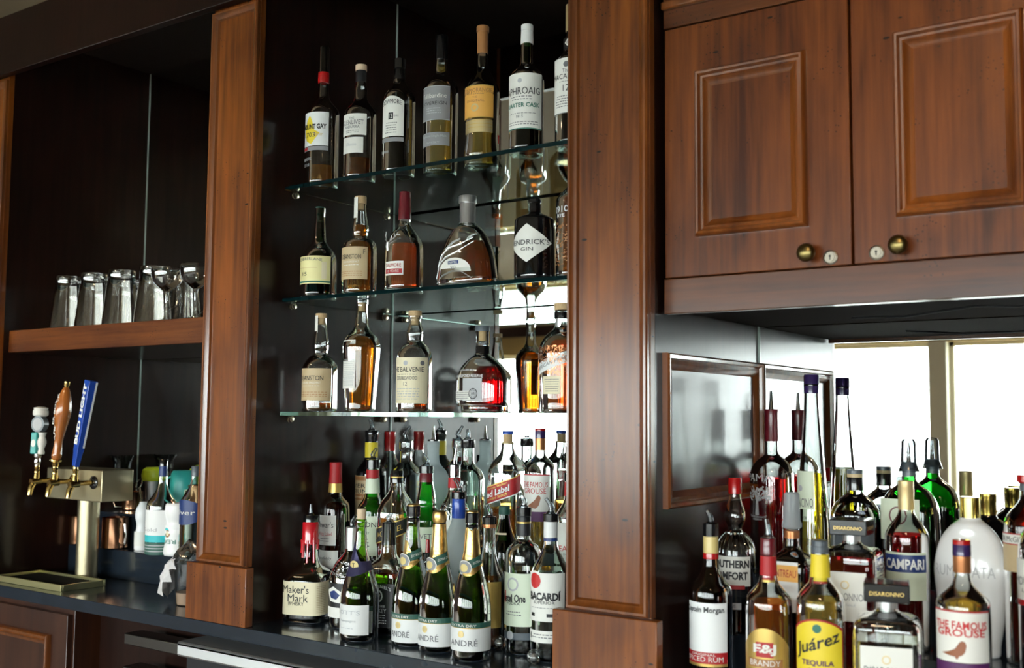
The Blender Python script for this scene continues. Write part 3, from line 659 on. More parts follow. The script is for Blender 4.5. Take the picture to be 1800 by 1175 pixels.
bottle('whisky_bottle', 'long-necked whisky bottle with orange label and brown foil, on the top glass shelf', 842, 2.10, Z1,
       [(9, 96), (9.5, 104), (10.5, 116), (14, 128), (21, 141), (28, 154), (30, 165), (29.5, 185), (28, 220), (27, 245), (29, 262), (31, 276), (30, 285)], 'clear', ('L_gold_l', 176),
       caps=[('cork', 'brownfoil', [(10.5, 49), (11, 50), (11, 59)]), ('neck_foil', 'brownfoil', [(9.4, 59), (9.6, 60), (9.6, 97)])],
       labels=[dict(y0=159, y1=215, xr=861, m='orangelab', text=[('GLENMORANGIE', 168, 7, 0.9, 'brownfoil'), ('THE', 180, 3, 0.12, 'brownfoil'), ('ORIGINAL', 186, 4.5, 0.5, 'brownfoil')], dots=[(0, 198, 7, 'ltgold'), (0, 198, 4, 'orangelab')],
                    bands=[(159, 160.5, 'goldink'), (214, 215, 'goldink')] + small_lines(174, 1, 3, 'brownfoil')),
               dict(y0=218, y1=240, xr=860, m='ltgold', bands=[(219, 220, 'goldink'), (225, 226, 'goldink'), (231, 232, 'goldink')])], group=G1)
bottle('whisky_bottle', 'green whisky bottle with white cap and green-edged white label, second from right on top shelf', 922, 2.05, Z1,
       [(10, 79), (10.5, 95), (11, 108), (13, 118), (22, 126), (29, 135), (30, 145), (30, 254)], 'dkgreen', ('L_deep', 120),
       caps=[('cap', 'whitecap', [(10, 46), (10.5, 47), (10.5, 56), (9.8, 57), (10.5, 58), (11, 79)])],
       labels=[dict(y0=138, y1=235, xr=947, m='paper', text=[('LAPHROAIG', 169, 12, 0.86, 'ink'), ('QUARTER CASK', 194, 9, 0.84, 'inkgreen', dict(bold=0.02)), ('1815', 213, 5, 0.14, 'inkgrey')],
                    dots=[(0, 151, 4, 'lightgrey')], bands=[(233, 235, 'inkgreen')] + small_lines(178, 2, 4.5) + small_lines(207, 1, 3, w=0.7) + small_lines(222, 2, 4, w=0.8))], group=G1)
bottle('whisky_bottle', 'tan-capped whisky bottle with white neck diamond, half hidden at right end of top shelf', 1004, 2.06, Z1,
       [(11, 57), (12, 66), (15, 78), (14, 90), (18, 97), (27, 105), (30, 114), (30, 248)], 'brown', ('L_deep', 100),
       caps=[('cap', 'ltgold', [(11.5, 10), (12, 11), (12, 57)]), ('neck_label', 'blacklab', [(15.5, 70), (15.7, 72), (15.2, 90)])],
       labels=[dict(y0=70, y1=89, m='paper', shape='diamond', r=15.5, u=9, off=0.001, text=[('12', 79, 6, 0.5, 'ink')]),
               dict(y0=110, y1=207, xr=1025, m='paper', text=[('The', 133, 7, 0.2, 'inkgrey'), ('MACALLAN', 143, 9, 0.86, 'ink'), ('12', 163, 11, 0.16, 'ink')], dots=[(0, 122, 5, 'inkgrey')],
                    bands=[(206, 207, 'ink'), (110, 111, 'ink')] + small_lines(151, 1, 3) + small_lines(176, 5, 4.5, w=0.7))], group=G1)

# ------------------------------------------------------------------ middle glass shelf
G2 = 'bottles on the middle glass shelf'; Z2 = SZ[1]-0.0001
bottle('whisky_bottle', 'dark green whisky bottle with pale yellow label marked 15, leftmost on middle glass shelf', 555, 2.05, Z2,
       [(9, 368), (9, 378), (8.5, 384), (10, 405), (11, 424), (15, 432), (26, 444), (31, 458), (31, 517)], 'dkgreen', ('L_wine', 432),
       caps=[('cork', 'dkgreenlab', [(7.5, 366), (8, 367), (8, 390)])],
       labels=[dict(y0=455, y1=503, xr=574, m='yelpaper', taper=False, text=[('GLENBRERLANE', 461, 5, 0.7, 'inkgrey', dict(curve=2, uc=-0.1)), ('15', 486, 6, 0.12, 'ink', dict(uc=-0.2))],
                    bands=[(498, 501, 'inkgreen'), (475, 475.7, 'ltgold', -0.7, 0.4), (465, 495, 'cream', 0.58, 0.8)])], group=G2)
bottle('whisky_bottle', 'full amber whisky bottle with bulging neck and tan label, second on middle glass shelf', 627, 2.05, Z2,
       [(9.5, 360), (9.5, 368), (11, 380), (13.5, 395), (14.5, 402), (14.5, 411), (13, 417), (15, 420), (25, 424), (30, 435), (30, 515)], 'clear', ('L_amber', 398),
       caps=[('cork', 'cork', [(9.5, 347), (10, 348), (10, 360), (7.5, 361), (7, 370)])],
       labels=[dict(y0=350, y1=394, m='paper', r=11.3, u=4.5, uc=-3, off=0.001), dict(y0=439, y1=495, xr=640, m='tan', text=[('DEANSTON', 456, 8, 0.62, 'ink'), ('HIGHLAND SINGLE MALT', 465, 3, 0.5, 'paper'), ('F', 447, 8, 0.06, 'ink', dict(uc=0.8, slant=0.3))],
                    bands=small_lines(470, 1, 3, 'paper') + small_lines(481, 3, 3.5, 'brownfoil', 0.8))], group=G2)
def stag(root, k, z, S, rad):
    mb = MB(); zc = z(432); f = S.arc(rad(zc), 0.002)
    def P(u, y): p = f(u*k); return (p[0], p[1], z(y))
    mb.tube([P(-16, 445), P(-17, 438), P(-16, 430)], [0.002, 0.0045, 0.0035], 8)
    for pts in ([(-17, 431), (-21, 426), (-24, 418), (-22, 411)], [(-21, 426), (-27, 424)], [(-23, 420), (-27, 416)], [(-15, 431), (-8, 428), (0, 423), (6, 414)], [(-8, 428), (-6, 420)], [(0, 424), (-1, 416)], [(3, 419), (9, 419)]):
        mb.tube([P(*q) for q in pts], 0.0013, 6)
    o = mb.build('stag_head', 'silver', root); o['label'] = 'silver stag head emblem'
bottle('whisky_bottle', 'red-amber whisky bottle with burgundy neck foil and silver stag head, middle glass shelf', 706, 2.05, Z2,
       [(10, 386), (9.5, 394), (12, 400), (19, 408), (27, 420), (32, 432), (33, 445), (33, 507)], 'clear', ('L_reddish', 432),
       caps=[('neck_foil', 'burgundy', [(9, 339), (9.8, 340), (10, 350), (10.4, 352), (10.2, 366), (10.8, 368), (10.8, 388)])],
       labels=[dict(y0=464, y1=488, m='paper', u=19, uc=-3, bands=[(477, 485, 'redlab', -0.9, 0.9)], text=[('DALMORE', 471, 6, 0.8, 'redlab'), ('15 YEARS', 481, 4, 0.6, 'paper')])], extra=stag, group=G2)
def swoosh(root, k, z, S, rad):
    mb = MB()
    def P(u, y): f = S.arc(rad(z(y)), 0.0012); p = f(u*k); return (p[0], p[1], z(y))
    for pts in ([(-48, 470), (-38, 450), (-20, 438), (5, 433), (28, 423)], [(-52, 490), (-42, 466), (-25, 454), (0, 446), (30, 430)], [(-50, 498), (-30, 486), (-8, 480), (12, 482), (32, 494)], [(-30, 440), (-12, 428), (4, 424)]):
        mb.tube([P(*q) for q in pts], [0.001, 0.0018, 0.002, 0.0014, 0.001][:len(pts)], 6)
    mb.build('raised_scrolls', 'silver', root)
bottle('cognac_decanter', 'wide arch-shaped cognac decanter with silver stopper and half-moon label, on the middle glass shelf', 818, 2.05, Z2,
       [(13, 392), (15, 396), (27, 404), (40, 420), (49, 440), (54, 460), (57, 480), (58, 495), (57, 501)], 'clear', ('L_dkamber', 428), sq=(2.4, 0.55),
       caps=[('stopper', 'silver', [(15, 346), (15.5, 347), (15.5, 358), (13, 360)]), ('neck_collar', 'silver', [(13, 360), (13.5, 362), (13.5, 392), (14.5, 394)])],
       labels=[dict(y0=457, y1=482, m='paper', shape='halfoval', u=36, uc=-6, poly=[([(-0.32, 462), (0.32, 462), (0.32, 468), (-0.32, 468)], 'navy')], text=[('MARTELL', 465, 4, 0.26, 'paper'), ('XO', 474, 6, 0.16, 'inkgrey')])], extra=swoosh, group=G2)
bottle('gin_bottle', 'squat black apothecary gin bottle with a white diamond label, on the middle glass shelf', 938, 2.055, Z2,
       [(10, 372), (10.5, 376), (20, 380), (33, 386), (35, 391), (35, 484)], 'black', None,
       caps=[('stopper', 'blackcap', [(9, 350), (10.5, 352), (10.5, 357), (9, 359), (10, 361), (10, 375)])],
       labels=[dict(y0=399, y1=466, xr=966, m='paper', shape='diamond', text=[("HENDRICK'S", 431, 9, 0.86, 'ink'), ('GIN', 443, 6, 0.24, 'ink')])], group=G2)
def speckle(mat, n, y0, y1, umax, seed=3, L=1.6):
    def fn(root, k, z, S, rad):
        rnd = random.Random(seed); mb = MB()
        for _ in range(n):
            y = rnd.uniform(y0, y1); u = rnd.uniform(-umax, umax); f = S.arc(rad(z(y)), 0.0006); a = rnd.uniform(0, pi); l = rnd.uniform(0.8, 2.2)*L
            pts = []
            for (du, dy) in ((-l, -0.5), (l, -0.7), (l*0.8, 0.6), (-l*0.8, 0.5)):
                uu, yy = du*cos(a)-dy*sin(a), du*sin(a)+dy*cos(a); p = f((u+uu)*k); pts.append((p[0], p[1], z(y+yy)))
            mb.add(pts, [(0, 1, 2, 3)])
        mb.build('embossed_pattern', mat, root, smooth=False)
    return fn
def ex_1910(*a):
    speckle('brownfoil', 260, 395, 470, 48, 5)(*a); wrapped_text(*a, [('1910', 16, 372, 11, 'white', 0, -16), ('RYE', 9, 383, 6, 'white', 0, -16)])
bottle('rye_bottle', 'orange whisky bottle with white numerals, half hidden at right end of middle shelf', 1010, 2.06, Z2,
       [(10, 318), (12, 328), (22, 338), (31, 348), (33, 356), (33, 478)], 'clear', ('L_orange', 350), caps=[('stopper', 'blackcap', [(10, 300), (11, 301), (11, 318)])], extra=ex_1910, group=G2)

# ------------------------------------------------------------------ lowest glass shelf
G3 = 'bottles on the lowest glass shelf'; Z3 = SZ[2]-0.0001
bottle('whisky_bottle', 'nearly empty whisky bottle with bulging neck and tan label, leftmost on lowest glass shelf', 561, 2.05, Z3,
       [(9, 560), (9, 570), (11, 585), (13.5, 600), (14, 610), (12.5, 620), (13, 625), (22, 631), (29, 641), (30, 650), (30, 720)], 'clear', ('L_amber', 709),
       caps=[('cork', 'cork', [(9.5, 552), (9.8, 553), (9.8, 560), (7, 561), (6.5, 571)])],
       labels=[dict(y0=556, y1=586, m='paper', r=10.2, u=3.5, uc=-3, off=0.001), dict(y0=649, y1=705, xr=579, m='tan', text=[('DEANSTON', 666, 8, 0.62, 'ink'), ('HIGHLAND SINGLE MALT', 674, 3, 0.5, 'paper')],
                    bands=small_lines(679, 1, 3, 'paper') + small_lines(690, 3, 3.5, 'brownfoil', 0.8))], group=G3)
bottle('rye_bottle', 'tall tapered amber whisky bottle with narrow pale label and thick base, lowest glass shelf', 633, 2.06, Z3,
       [(10.5, 528), (10.5, 534), (9.5, 537), (10, 560), (12, 576), (18, 584), (27, 592), (32, 604), (32.5, 614), (30, 650), (27.5, 690), (25.5, 720)], 'clear', ('L_amber', 586),
       caps=[('cork', 'cork', [(6, 533), (6.5, 534), (6.5, 547), (5.5, 548)])],
       labels=[dict(y0=600, y1=684, m='paper', u=15, uc=-8, bands=small_lines(606, 22, 3.4, 'lightgrey', 0.9))], group=G3)
bottle('whisky_bottle', 'nearly empty whisky bottle with bulbous neck and cream label, third on lowest glass shelf', 727, 2.05, Z3,
       [(11.5, 556), (11.5, 560), (9.5, 562), (10, 570), (13, 578), (14.5, 587), (13, 598), (13.5, 602), (22, 609), (28, 619), (30, 630), (30, 722)], 'clear', ('L_dkamber', 711),
       caps=[('cork', 'cork', [(11, 547), (11.3, 548), (11.3, 556), (8, 557), (7.5, 569), (6, 572)])],
       labels=[dict(y0=630, y1=710, xr=749, m='cream', text=[('THE BALVENIE', 651, 8, 0.78, 'ink'), ('DOUBLEWOOD', 666, 6, 0.5, 'inkgrey'), ('12', 676, 6, 0.08, 'inkgrey')], dots=[(0.72, 640, 4, 'inkgrey'), (0, 640, 4, 'lightgrey')],
                    bands=small_lines(659, 1, 3) + small_lines(684, 5, 4.4, 'lightgrey', 0.6))], group=G3)
def ex_wood(*a):
    root, k, z, S, rad = a
    wrapped_text(*a, [('WOODFORD RESERVE', 33, 662, 5, 'white', 1, -12), ("DISTILLER'S SELECT", 20, 652, 3, 'white', 2, -12)])
    f = S.arc(rad(z(693)), 0.0012)
    for r0, r1, mt in ((9, 7.6, 'ink'), (6.4, 5.8, 'ink')):
        mb = MB(); rg = []
        for rr in (r0, r1): rg.append([(*f((3+rr*cos(i*pi/16))*k), z(693)+rr*k*sin(i*pi/16)) for i in range(32)])
        mb.rings(rg); mb.build('round_seal', mt, root, smooth=False)
    mb = MB(); add_text(mb, 'WR', 8*k, 5*k, 3*k, z(693), f, 0); mb.build('seal_lettering', 'ink', root, smooth=False)
bottle('bourbon_flask', 'broad round-shouldered bottle of dark red bourbon with round black seal, lowest glass shelf', 847, 2.06, Z3,
       [(11, 606), (11, 622), (16, 627), (28, 634), (40, 645), (47, 660), (48.5, 672), (48.5, 708), (46, 716), (40, 722)], 'clear', ('L_ruby', 645), sq=(2.3, 0.6),
       caps=[('stopper', 'greycap', [(12, 574), (12.5, 575), (12.5, 583)]), ('neck_glass', 'clear', [(12, 583), (12, 605)]), ('cork', 'cork', [(6.5, 583), (6.5, 600)]), ('collar', 'blackcap', [(11.6, 609), (12, 610), (12, 622), (12.5, 624)])],
       labels=[dict(y0=666, y1=706, m='lightgrey', u=20, uc=0), dict(y0=688, y1=704, m='paper', u=22, uc=-24, off=0.001, bands=small_lines(690, 4, 3.4, 'inkgrey', 0.9))], extra=ex_wood, group=G3)
def ex_west(*a):
    speckle('copperfoil', 420, 610, 660, 62, 9, 1.8)(*a)
bottle('rye_bottle', 'broad orange whisky bottle with diagonal white banner and cork, right end of lowest shelf', 989, 2.06, Z3,
       [(14, 546), (14, 556), (12.5, 558), (13, 574), (16, 580), (27, 588), (36, 600), (41, 614), (41, 630), (38, 700), (37, 722)], 'clear', ('L_reddish', 600),
       caps=[('stopper', 'cork', [(15, 534), (15, 535), (15, 546)]), ('neck_band', 'blackcap', [(14.6, 549), (14.8, 550), (14.8, 560), (13.4, 562)])],
       labels=[dict(y0=630, y1=650, m='white', shape='slant', slant=0.35, u=48, uc=-8, text=[('AMERICAN PRAIRIE', 640, 6, 0.8, 'inkgrey')]),
               dict(y0=663, y1=694, m='cream', u=17, uc=-6, off=0.0012, bands=small_lines(668, 6, 4, 'inkgrey', 0.8)),
               dict(y0=560, y1=578, m='silver', shape='oval', r=13.2, u=7, uc=-5, off=0.001)], extra=ex_west, group=G3)

# ------------------------------------------------------------------ centre bay, back tier of the riser
G4 = 'bottles on the riser under the glass shelves'; T3 = RZ3; T2 = RZ2
bottle('rum_bottle', 'dark rum bottle with yellow neck label and spout, back left under glass shelves', 654, 2.295, T3,
       [(10, 778), (10.5, 800), (11, 806), (15, 814), (24, 824), (26, 832), (26, 930)], 'black', None,
       caps=[('collar', 'blackcap', [(11, 757), (11.5, 758), (11.5, 768), (10.5, 770), (10.5, 778)]), ('neck_label', 'yellow', [(10.8, 778), (11, 779), (11, 805), (10.8, 806)])], pour=('clear', 738, 757, -0.3),
       labels=[dict(y0=836, y1=915, xr=668, m='tan', bands=[(837, 844, 'brownfoil'), (868, 878, 'brownfoil')], text=[("MYERS'S", 853, 7, 0.8, 'ink'), ('RUM', 863, 7, 0.4, 'ink'), ('Original Dark', 873, 5, 0.8, 'cream')])], group=G4)
bottle('vodka_bottle', 'clear bottle with a plain red cap standing against the mirror', 686.5, 2.385, T3,
       [(8.5, 793), (9, 799), (11, 806), (18, 816), (24, 828), (24, 930)], 'clear', None, caps=[('cap', 'redcap', [(9, 759), (9.6, 760), (9.6, 770), (9.3, 771), (9.3, 793)])],
       extra=lambda *a: wrapped_text(*a, [('GREY', 15, 852, 9, 'lightgrey', 0, -14)]), group=G4)
bottle('vodka_bottle', 'clear bottle with clear plastic spout and grey shoulder lettering, right of the red-capped bottle', 714.5, 2.33, T3,
       [(12, 778), (12, 791), (10, 793), (10.3, 811), (14, 816), (24, 826), (27, 838), (27, 930)], 'clear', ('L_ink', 836), caps=[('pourer_collar', 'plastic', [(11, 773), (11.5, 774), (11.5, 779)])], pour=('clear', 750, 776, 0.35),
       extra=lambda *a: wrapped_text(*a, [('ULT', 15, 850, 9, 'silver', 0, -4), ('R', 5, 862, 8, 'silver', 0, -8)]), group=G4)
bottle('vodka_bottle', 'frosted vodka bottle with yellow lettering and thin metal spout, back row under the shelves', 762.5, 2.33, T3,
       [(10.5, 776), (10.5, 786), (9.8, 788), (10, 812), (14, 819), (24, 830), (27.5, 843), (27.5, 930)], 'frost', None, caps=[('pourer_collar', 'blackcap', [(8, 773), (9.5, 774), (9.5, 779)])], pour=('metal', 749, 774, 0.0),
       extra=lambda *a: wrapped_text(*a, [('ABSOLUT', 24, 850, 9, 'yellow', 0, -8), ('CITRON', 20, 862, 8, 'yellow', 0, -8)]), group=G4)
bottle('vodka_bottle', 'round-shouldered clear bottle with black collar and clear spout beside the frosted bottle, back row', 823, 2.31, T3,
       [(10.5, 788), (10.5, 814), (14, 819), (23, 827), (28.5, 840), (29, 850), (29, 940)], 'aqua', ('L_water', 870), caps=[('collar', 'blackcap', [(11.5, 773), (12.3, 774), (12.3, 786), (11.5, 788)])], pour=('clear', 755, 773, 0.0), group=G4)
def diag(m1, y0, y1, u, uc, sl, **kw): return dict(y0=y0, y1=y1, m=m1, shape='slant', slant=sl, u=u, uc=uc, **kw)
bottle('scotch_bottle', 'square clear scotch bottle with slanting red label and blue-topped stopper, back row under the shelves', 893, 2.32, T3,
       [(10.5, 780), (10.5, 786), (12, 795), (19, 808), (26, 822), (28, 832), (28, 1005)], 'clear', ('L_amber', 893), sq=(5, 1.0), rot=0.05,
       caps=[('stopper_top', 'blue', [(9, 758), (9.5, 759), (9.5, 764)]), ('stopper', 'cork', [(8, 764), (8, 778)]), ('lip', 'ltgold', [(10, 778), (10.5, 779), (10.5, 781)])],
       labels=[diag('redlab', 846, 878, 42, 4, 0.34, bands=[(846, 848, 'goldink'), (876, 878, 'white')], text=[('Red Label', 861, 11, 0.62, 'white', dict(uc=-0.22, bold=0.03)), ('Johnnie Walker', 852, 5, 0.5, 'goldink', dict(uc=-0.2)), ('Blended Scotch', 870, 5, 0.5, 'goldink', dict(uc=-0.2))])], group=G4)
bird = [(-0.45, 905), (-0.2, 897), (0.05, 888), (0.18, 878), (0.26, 873), (0.36, 875), (0.42, 881), (0.36, 893), (0.30, 903), (0.12, 911), (-0.1, 910), (-0.3, 908)]
bird = [(a, 869+(b_-873)*0.62) for a, b_ in bird]
bottle('scotch_bottle', 'clear scotch bottle with red-lettered white label and red-copper cap, back row under the shelves', 950, 2.31, T3,
       [(8.5, 792), (9, 800), (13, 806), (22, 814), (27, 826), (27, 940)], 'clear', ('L_gold_l', 914),
       caps=[('cap', 'redcap', [(9, 753), (9.3, 754), (9.3, 758)]), ('cap_band', 'violet', [(9.2, 758), (9.4, 759), (9.4, 771)]), ('neck_foil', 'copperfoil', [(9.2, 771), (9.3, 772), (9.3, 792)])],
       labels=[dict(y0=833, y1=898, xr=966, m='paper', bands=[(833, 835, 'redlab')], poly=[(bird, 'brownbird')], text=[('THE FAMOUS', 851, 9, 0.84, 'inkred'), ('GROUSE', 862, 9, 0.74, 'inkred')]),
               dict(y0=898, y1=915, xr=966, m='purple')], rot=0.2, group=G4)

# ------------------------------------------------------------------ centre bay, middle tier
bottle('scotch_bottle', 'amber scotch bottle with dark red cap and white label, behind the red-wax bottle', 592, 2.165, T2,
       [(11, 866), (11.5, 872), (14, 876), (22, 883), (25, 893), (25, 1020)], 'brown', ('L_dkamber', 880),
       caps=[('cap', 'redlab', [(9.5, 813), (10.5, 814), (10.5, 832)]), ('neck_foil', 'redlab', [(10.3, 832), (11, 850)]), ('neck_band', 'goldink', [(11, 850), (12, 866)])],
       labels=[dict(y0=905, y1=957, xr=594, m='paper', text=[("Dewar's", 921, 10, 0.8, 'ink'), ('White Label', 937, 6, 0.7, 'redlab')], bands=small_lines(945, 2, 4)),
               dict(y0=966, y1=998, xr=598, m='paper', text=[('Aberfeldy', 980, 6, 0.6, 'inkgrey')])], group=G4)
bottle('whiskey_bottle', 'green whiskey bottle with red and pale green neck labels and spout, middle row left', 657, 2.20, T2,
       [(10.5, 824), (10.5, 850), (12, 868), (16, 880), (24, 890), (26, 902), (26, 1010)], 'green', ('L_greenl', 930),
       caps=[('collar', 'blackcap', [(11.5, 808), (12.5, 809), (12.5, 824)]), ('neck_foil', 'redlab', [(10.9, 826), (11, 841)]), ('neck_label', 'palegreen', [(11.2, 842), (11.4, 843), (12.6, 873)])], pour=('clear', 789, 808, 0.4),
       labels=[dict(y0=906, y1=975, xr=668, m='palegreen', text=[('JAMESON', 922, 11, 0.84, 'ink'), ('IRISH WHISKEY', 935, 4, 0.5, 'inkgreen')], bands=small_lines(945, 3, 6))], group=G4)
bottle('scotch_bottle', 'clear bell-shouldered scotch bottle with black neck label and slanting black label, middle row', 699.5, 2.195, T2,
       [(9.5, 849), (10.5, 856), (15, 868), (22, 882), (27, 896), (28, 906), (28, 1010)], 'clear', ('L_amber', 908), sq=(4, 1.0), rot=0.1,
       caps=[('cap', 'blackcap', [(10, 828), (10.5, 829), (10.8, 849)]), ('neck_band', 'goldink', [(10.7, 838), (10.9, 839), (10.9, 840)])],
       labels=[diag('blacklab', 920, 948, 42, 0, 0.34, bands=[(920, 922, 'goldink'), (946, 948, 'goldink')], text=[('BLACK LABEL', 934, 9, 0.7, 'goldink')])], group=G4)
bottle('whisky_bottle', 'bright green whisky bottle with spout and oval gold seal, middle row under the shelves', 751, 2.205, T2,
       [(10.5, 832), (11, 842), (13, 856), (16, 872), (17.5, 884), (17, 892), (21, 899), (27, 910), (27, 922), (27, 1010)], 'brightgreen', ('L_greenl', 985),
       caps=[('collar', 'blackcap', [(11, 819), (12.2, 820), (12.2, 832)]), ('neck_foil', 'burgundy', [(10.8, 832), (11.2, 833), (12, 852)])], pour=('clear', 799, 819, -0.4),
       labels=[dict(y0=895, y1=908, m='ltgold', shape='oval', u=9, uc=-12), dict(y0=925, y1=973, xr=766, m='palegreen', text=[('THE', 932, 4, 0.15, 'inkgrey'), ('GLENLIVET', 941, 8, 0.8, 'inkgrey'), ('12', 955, 5, 0.1, 'redlab')], bands=[(972, 973, 'redlab')])], group=G4)
bottle('vodka_bottle', 'clear textured bottle with red neck band and slender metal spout, beside the blue-necked bottle', 800, 2.195, T2,
       [(9.5, 836), (10, 860), (12, 872), (20, 885), (27, 900), (27, 1010)], 'clear', ('L_water', 920),
       caps=[('collar', 'chrome', [(8, 816), (9.8, 818), (9.8, 836)]), ('neck_foil', 'redlab', [(10.2, 840), (10.8, 858)])], pour=('metal', 782, 818, 0.15),
       labels=[dict(y0=912, y1=950, xr=806, m='paper', text=[("Barton's", 935, 10, 0.8, 'purple')])], extra=speckle('silver', 120, 884, 905, 30, 4, 0.8), group=G4)
bottle('liqueur_bottle', 'short dark green bottle with a cream seal, hidden behind the gold-labelled bottle', 888, 2.205, T2,
       [(9, 905), (9.5, 915), (15, 940), (24, 955), (28, 972), (28, 1020)], 'dkgreen', ('L_deep', 960), caps=[('cap', 'dkgreenlab', [(8.5, 890), (9.5, 891), (9.5, 905)])],
       labels=[dict(y0=936, y1=949, m='cream', r=15, u=13, uc=0, off=0.001)], group=G4)
bottle('gin_bottle', 'clear gin bottle with red lettering on white label, mostly hidden by the right pilaster', 1004, 2.18, T2,
       [(10, 845), (11, 880), (16, 890), (26, 905), (27, 915), (27, 1020)], 'clear', ('L_water', 900), caps=[('collar', 'blackcap', [(11, 832), (12, 833), (12, 846)]), ('neck_foil', 'redlab', [(10.6, 848), (11.2, 872)])],
       labels=[dict(y0=918, y1=990, xr=1024, m='paper', text=[('BEEFEATER', 962, 9, 0.84, 'inkred'), ('LONDON DRY GIN', 972, 3, 0.7, 'inkgrey')])], group=G4)

# ------------------------------------------------------------------ centre bay, on the counter
G5 = 'bottles standing on the counter under the glass shelves'
def drips(root, k, z, S, rad):
    mb = MB(); rnd = random.Random(2)
    for i in range(9):
        a = i*2*pi/9+0.2; zt = z(952); zb_ = z(rnd.uniform(965, 990)); r = rad(zt)+0.0008; r2 = rad(zb_)+0.0012
        mb.tube([(r*sin(a), -r*cos(a), zt+0.004), ((r+r2)/2*sin(a), -(r+r2)/2*cos(a), (zt+zb_)/2), (r2*sin(a), -r2*cos(a), zb_)], [0.0035, 0.0026, 0.0032], 8)
    mb.build('wax_drips', 'redwax', root)
bottle('bourbon_bottle', 'squarish bourbon bottle with dripping red wax and cream label, far left of front row', 550, 2.06, ZC,
       [(13, 930), (13.5, 950), (12.5, 965), (14, 985), (20, 996), (32, 1008), (36, 1018), (36, 1088)], 'smoke', ('L_deep', 985), sq=(4.5, 1.0), rot=0.30,
       caps=[('collar', 'blackcap', [(11.5, 906), (12.5, 908), (12.5, 919)]), ('red_wax_seal', 'redwax', [(12.5, 918), (13.5, 920), (13.8, 946), (14.6, 955), (13.4, 957)])], pour=('clear', 887, 907, 0.0),
       labels=[dict(y0=1019, y1=1077, m='cream', u=58, uc=14, text=[("Maker's", 1032, 13, 0.42, 'ink', dict(uc=-0.34)), ('Mark', 1047, 12, 0.32, 'ink', dict(uc=-0.26)), ('WHISKY', 1057, 6, 0.25, 'ink', dict(uc=-0.32))],
                    bands=[(y, y+0.9, 'tan', 0.30, 0.66) for y in range(1026, 1072, 3)] + small_lines(1063, 3, 3.4, 'tan', 0.0))], extra=drips, group=G5)
bottle('vodka_bottle', 'round-shouldered clear bottle with black and white label, behind the dark-foiled sparkling wine bottle', 623, 2.072, ZC,
       [(9.5, 930), (10, 968), (16, 976), (28, 990), (35, 1008), (37, 1025), (37, 1097)], 'clear', ('L_water', 1005),
       caps=[('collar', 'silver', [(10, 927), (10.8, 928), (10.8, 968)])], pour=('clear', 907, 930, 0.3),
       labels=[dict(y0=1022, y1=1082, xr=640, m='blacklab', bands=[(1064, 1082, 'paper')], poly=[([(-0.5, 1036), (-0.1, 1028), (0.4, 1040), (0.2, 1056), (-0.3, 1054)], 'paper'), ([(-0.35, 1039), (-0.05, 1034), (0.2, 1042), (0.05, 1050), (-0.25, 1048)], 'navy')])],
       extra=speckle('silver', 60, 985, 1012, 22, 8, 1.2), group=G5)
bottle('whiskey_bottle', 'square black-labelled whiskey bottle with black neck, behind the sparkling wine bottles', 687, 2.07, ZC,
       [(12, 952), (12.5, 968), (14, 978), (24, 990), (30, 1000), (32, 1010), (32, 1103)], 'clear', ('L_deep', 1014), sq=(5, 1.0), rot=0.2,
       caps=[('neck_seal', 'blackcap', [(11, 919), (12, 920), (12, 950), (12.4, 958)])], pour=('clear', 902, 920, 0.25),
       labels=[dict(y0=1022, y1=1098, m='blacklab', u=30, uc=-2, dots=[(0, 1044, 11, 'white'), (0, 1044, 8.5, 'blacklab')], text=[("JACK DANIEL'S", 1030, 7, 0.84, 'white', dict(curve=5)), ('No.7', 1044, 6, 0.22, 'white'), ('Tennessee', 1060, 6, 0.5, 'white'), ('WHISKEY', 1069, 7, 0.6, 'white')],
                    bands=small_lines(1076, 4, 4.5, 'white', 0.6))], group=G5)
def totts_foil(root, k, z, S, rad):
    mb = MB(); n = 40; rings = []
    for t_ in range(7):
        row = []
        for j in range(n+1):
            a = -pi+2*pi*j/n; top = 986 - 26*max(0, cos(a-0.3))**2*0 - (34*max(0, cos(a+0.9)))
            bot = 1002 + 10*max(0, cos(a+0.2))
            y = top+(bot-top)*t_/6; r = rad(z(y))+0.0012+0.0006*sin(a*9+t_)
            row.append((r*sin(a), -r*cos(a), z(y)))
        rings.append(row)
    mb.rings(rings, closed=False); o = mb.build('torn_foil', 'purplefoil', root)
    f = S.arc(rad(z(993)), 0.0026); mb = MB(); strip_fill(mb, disc(2*k, z(993), 8*k), f, 12); sd = mb.build('gold_seal', 'medal', o, smooth=False)
    mb = MB(); add_text(mb, 'T', 5*k, 8*k, 2*k, z(993), S.arc(rad(z(993)), 0.0031), 0); mb.build('seal_letter', 'ink', root, smooth=False)
bottle('sparkling_wine_bottle', 'green sparkling wine bottle with loose cork and torn violet foil, left of gold-foiled ones', 638.5, 1.965, ZC,
       [(8, 913), (9.5, 915), (9.5, 925), (8.5, 928), (9.5, 950), (12, 972), (17, 992), (24, 1012), (30, 1032), (32.5, 1050), (32.5, 1128)], 'olive', ('L_wine', 1022),
       caps=[('cork', 'palecork', [(7.6, 895), (7.8, 896), (7.2, 914)])],
       labels=[dict(y0=1060, y1=1112, xr=653, m='whitecap', text=[("TOTT'S", 1073, 7, 0.62, 'lightgrey'), ('Champagne', 1088, 5, 0.46, 'lightgrey')], bands=small_lines(1100, 1, 3, 'lightgrey', 0.4))], extra=totts_foil, group=G5)
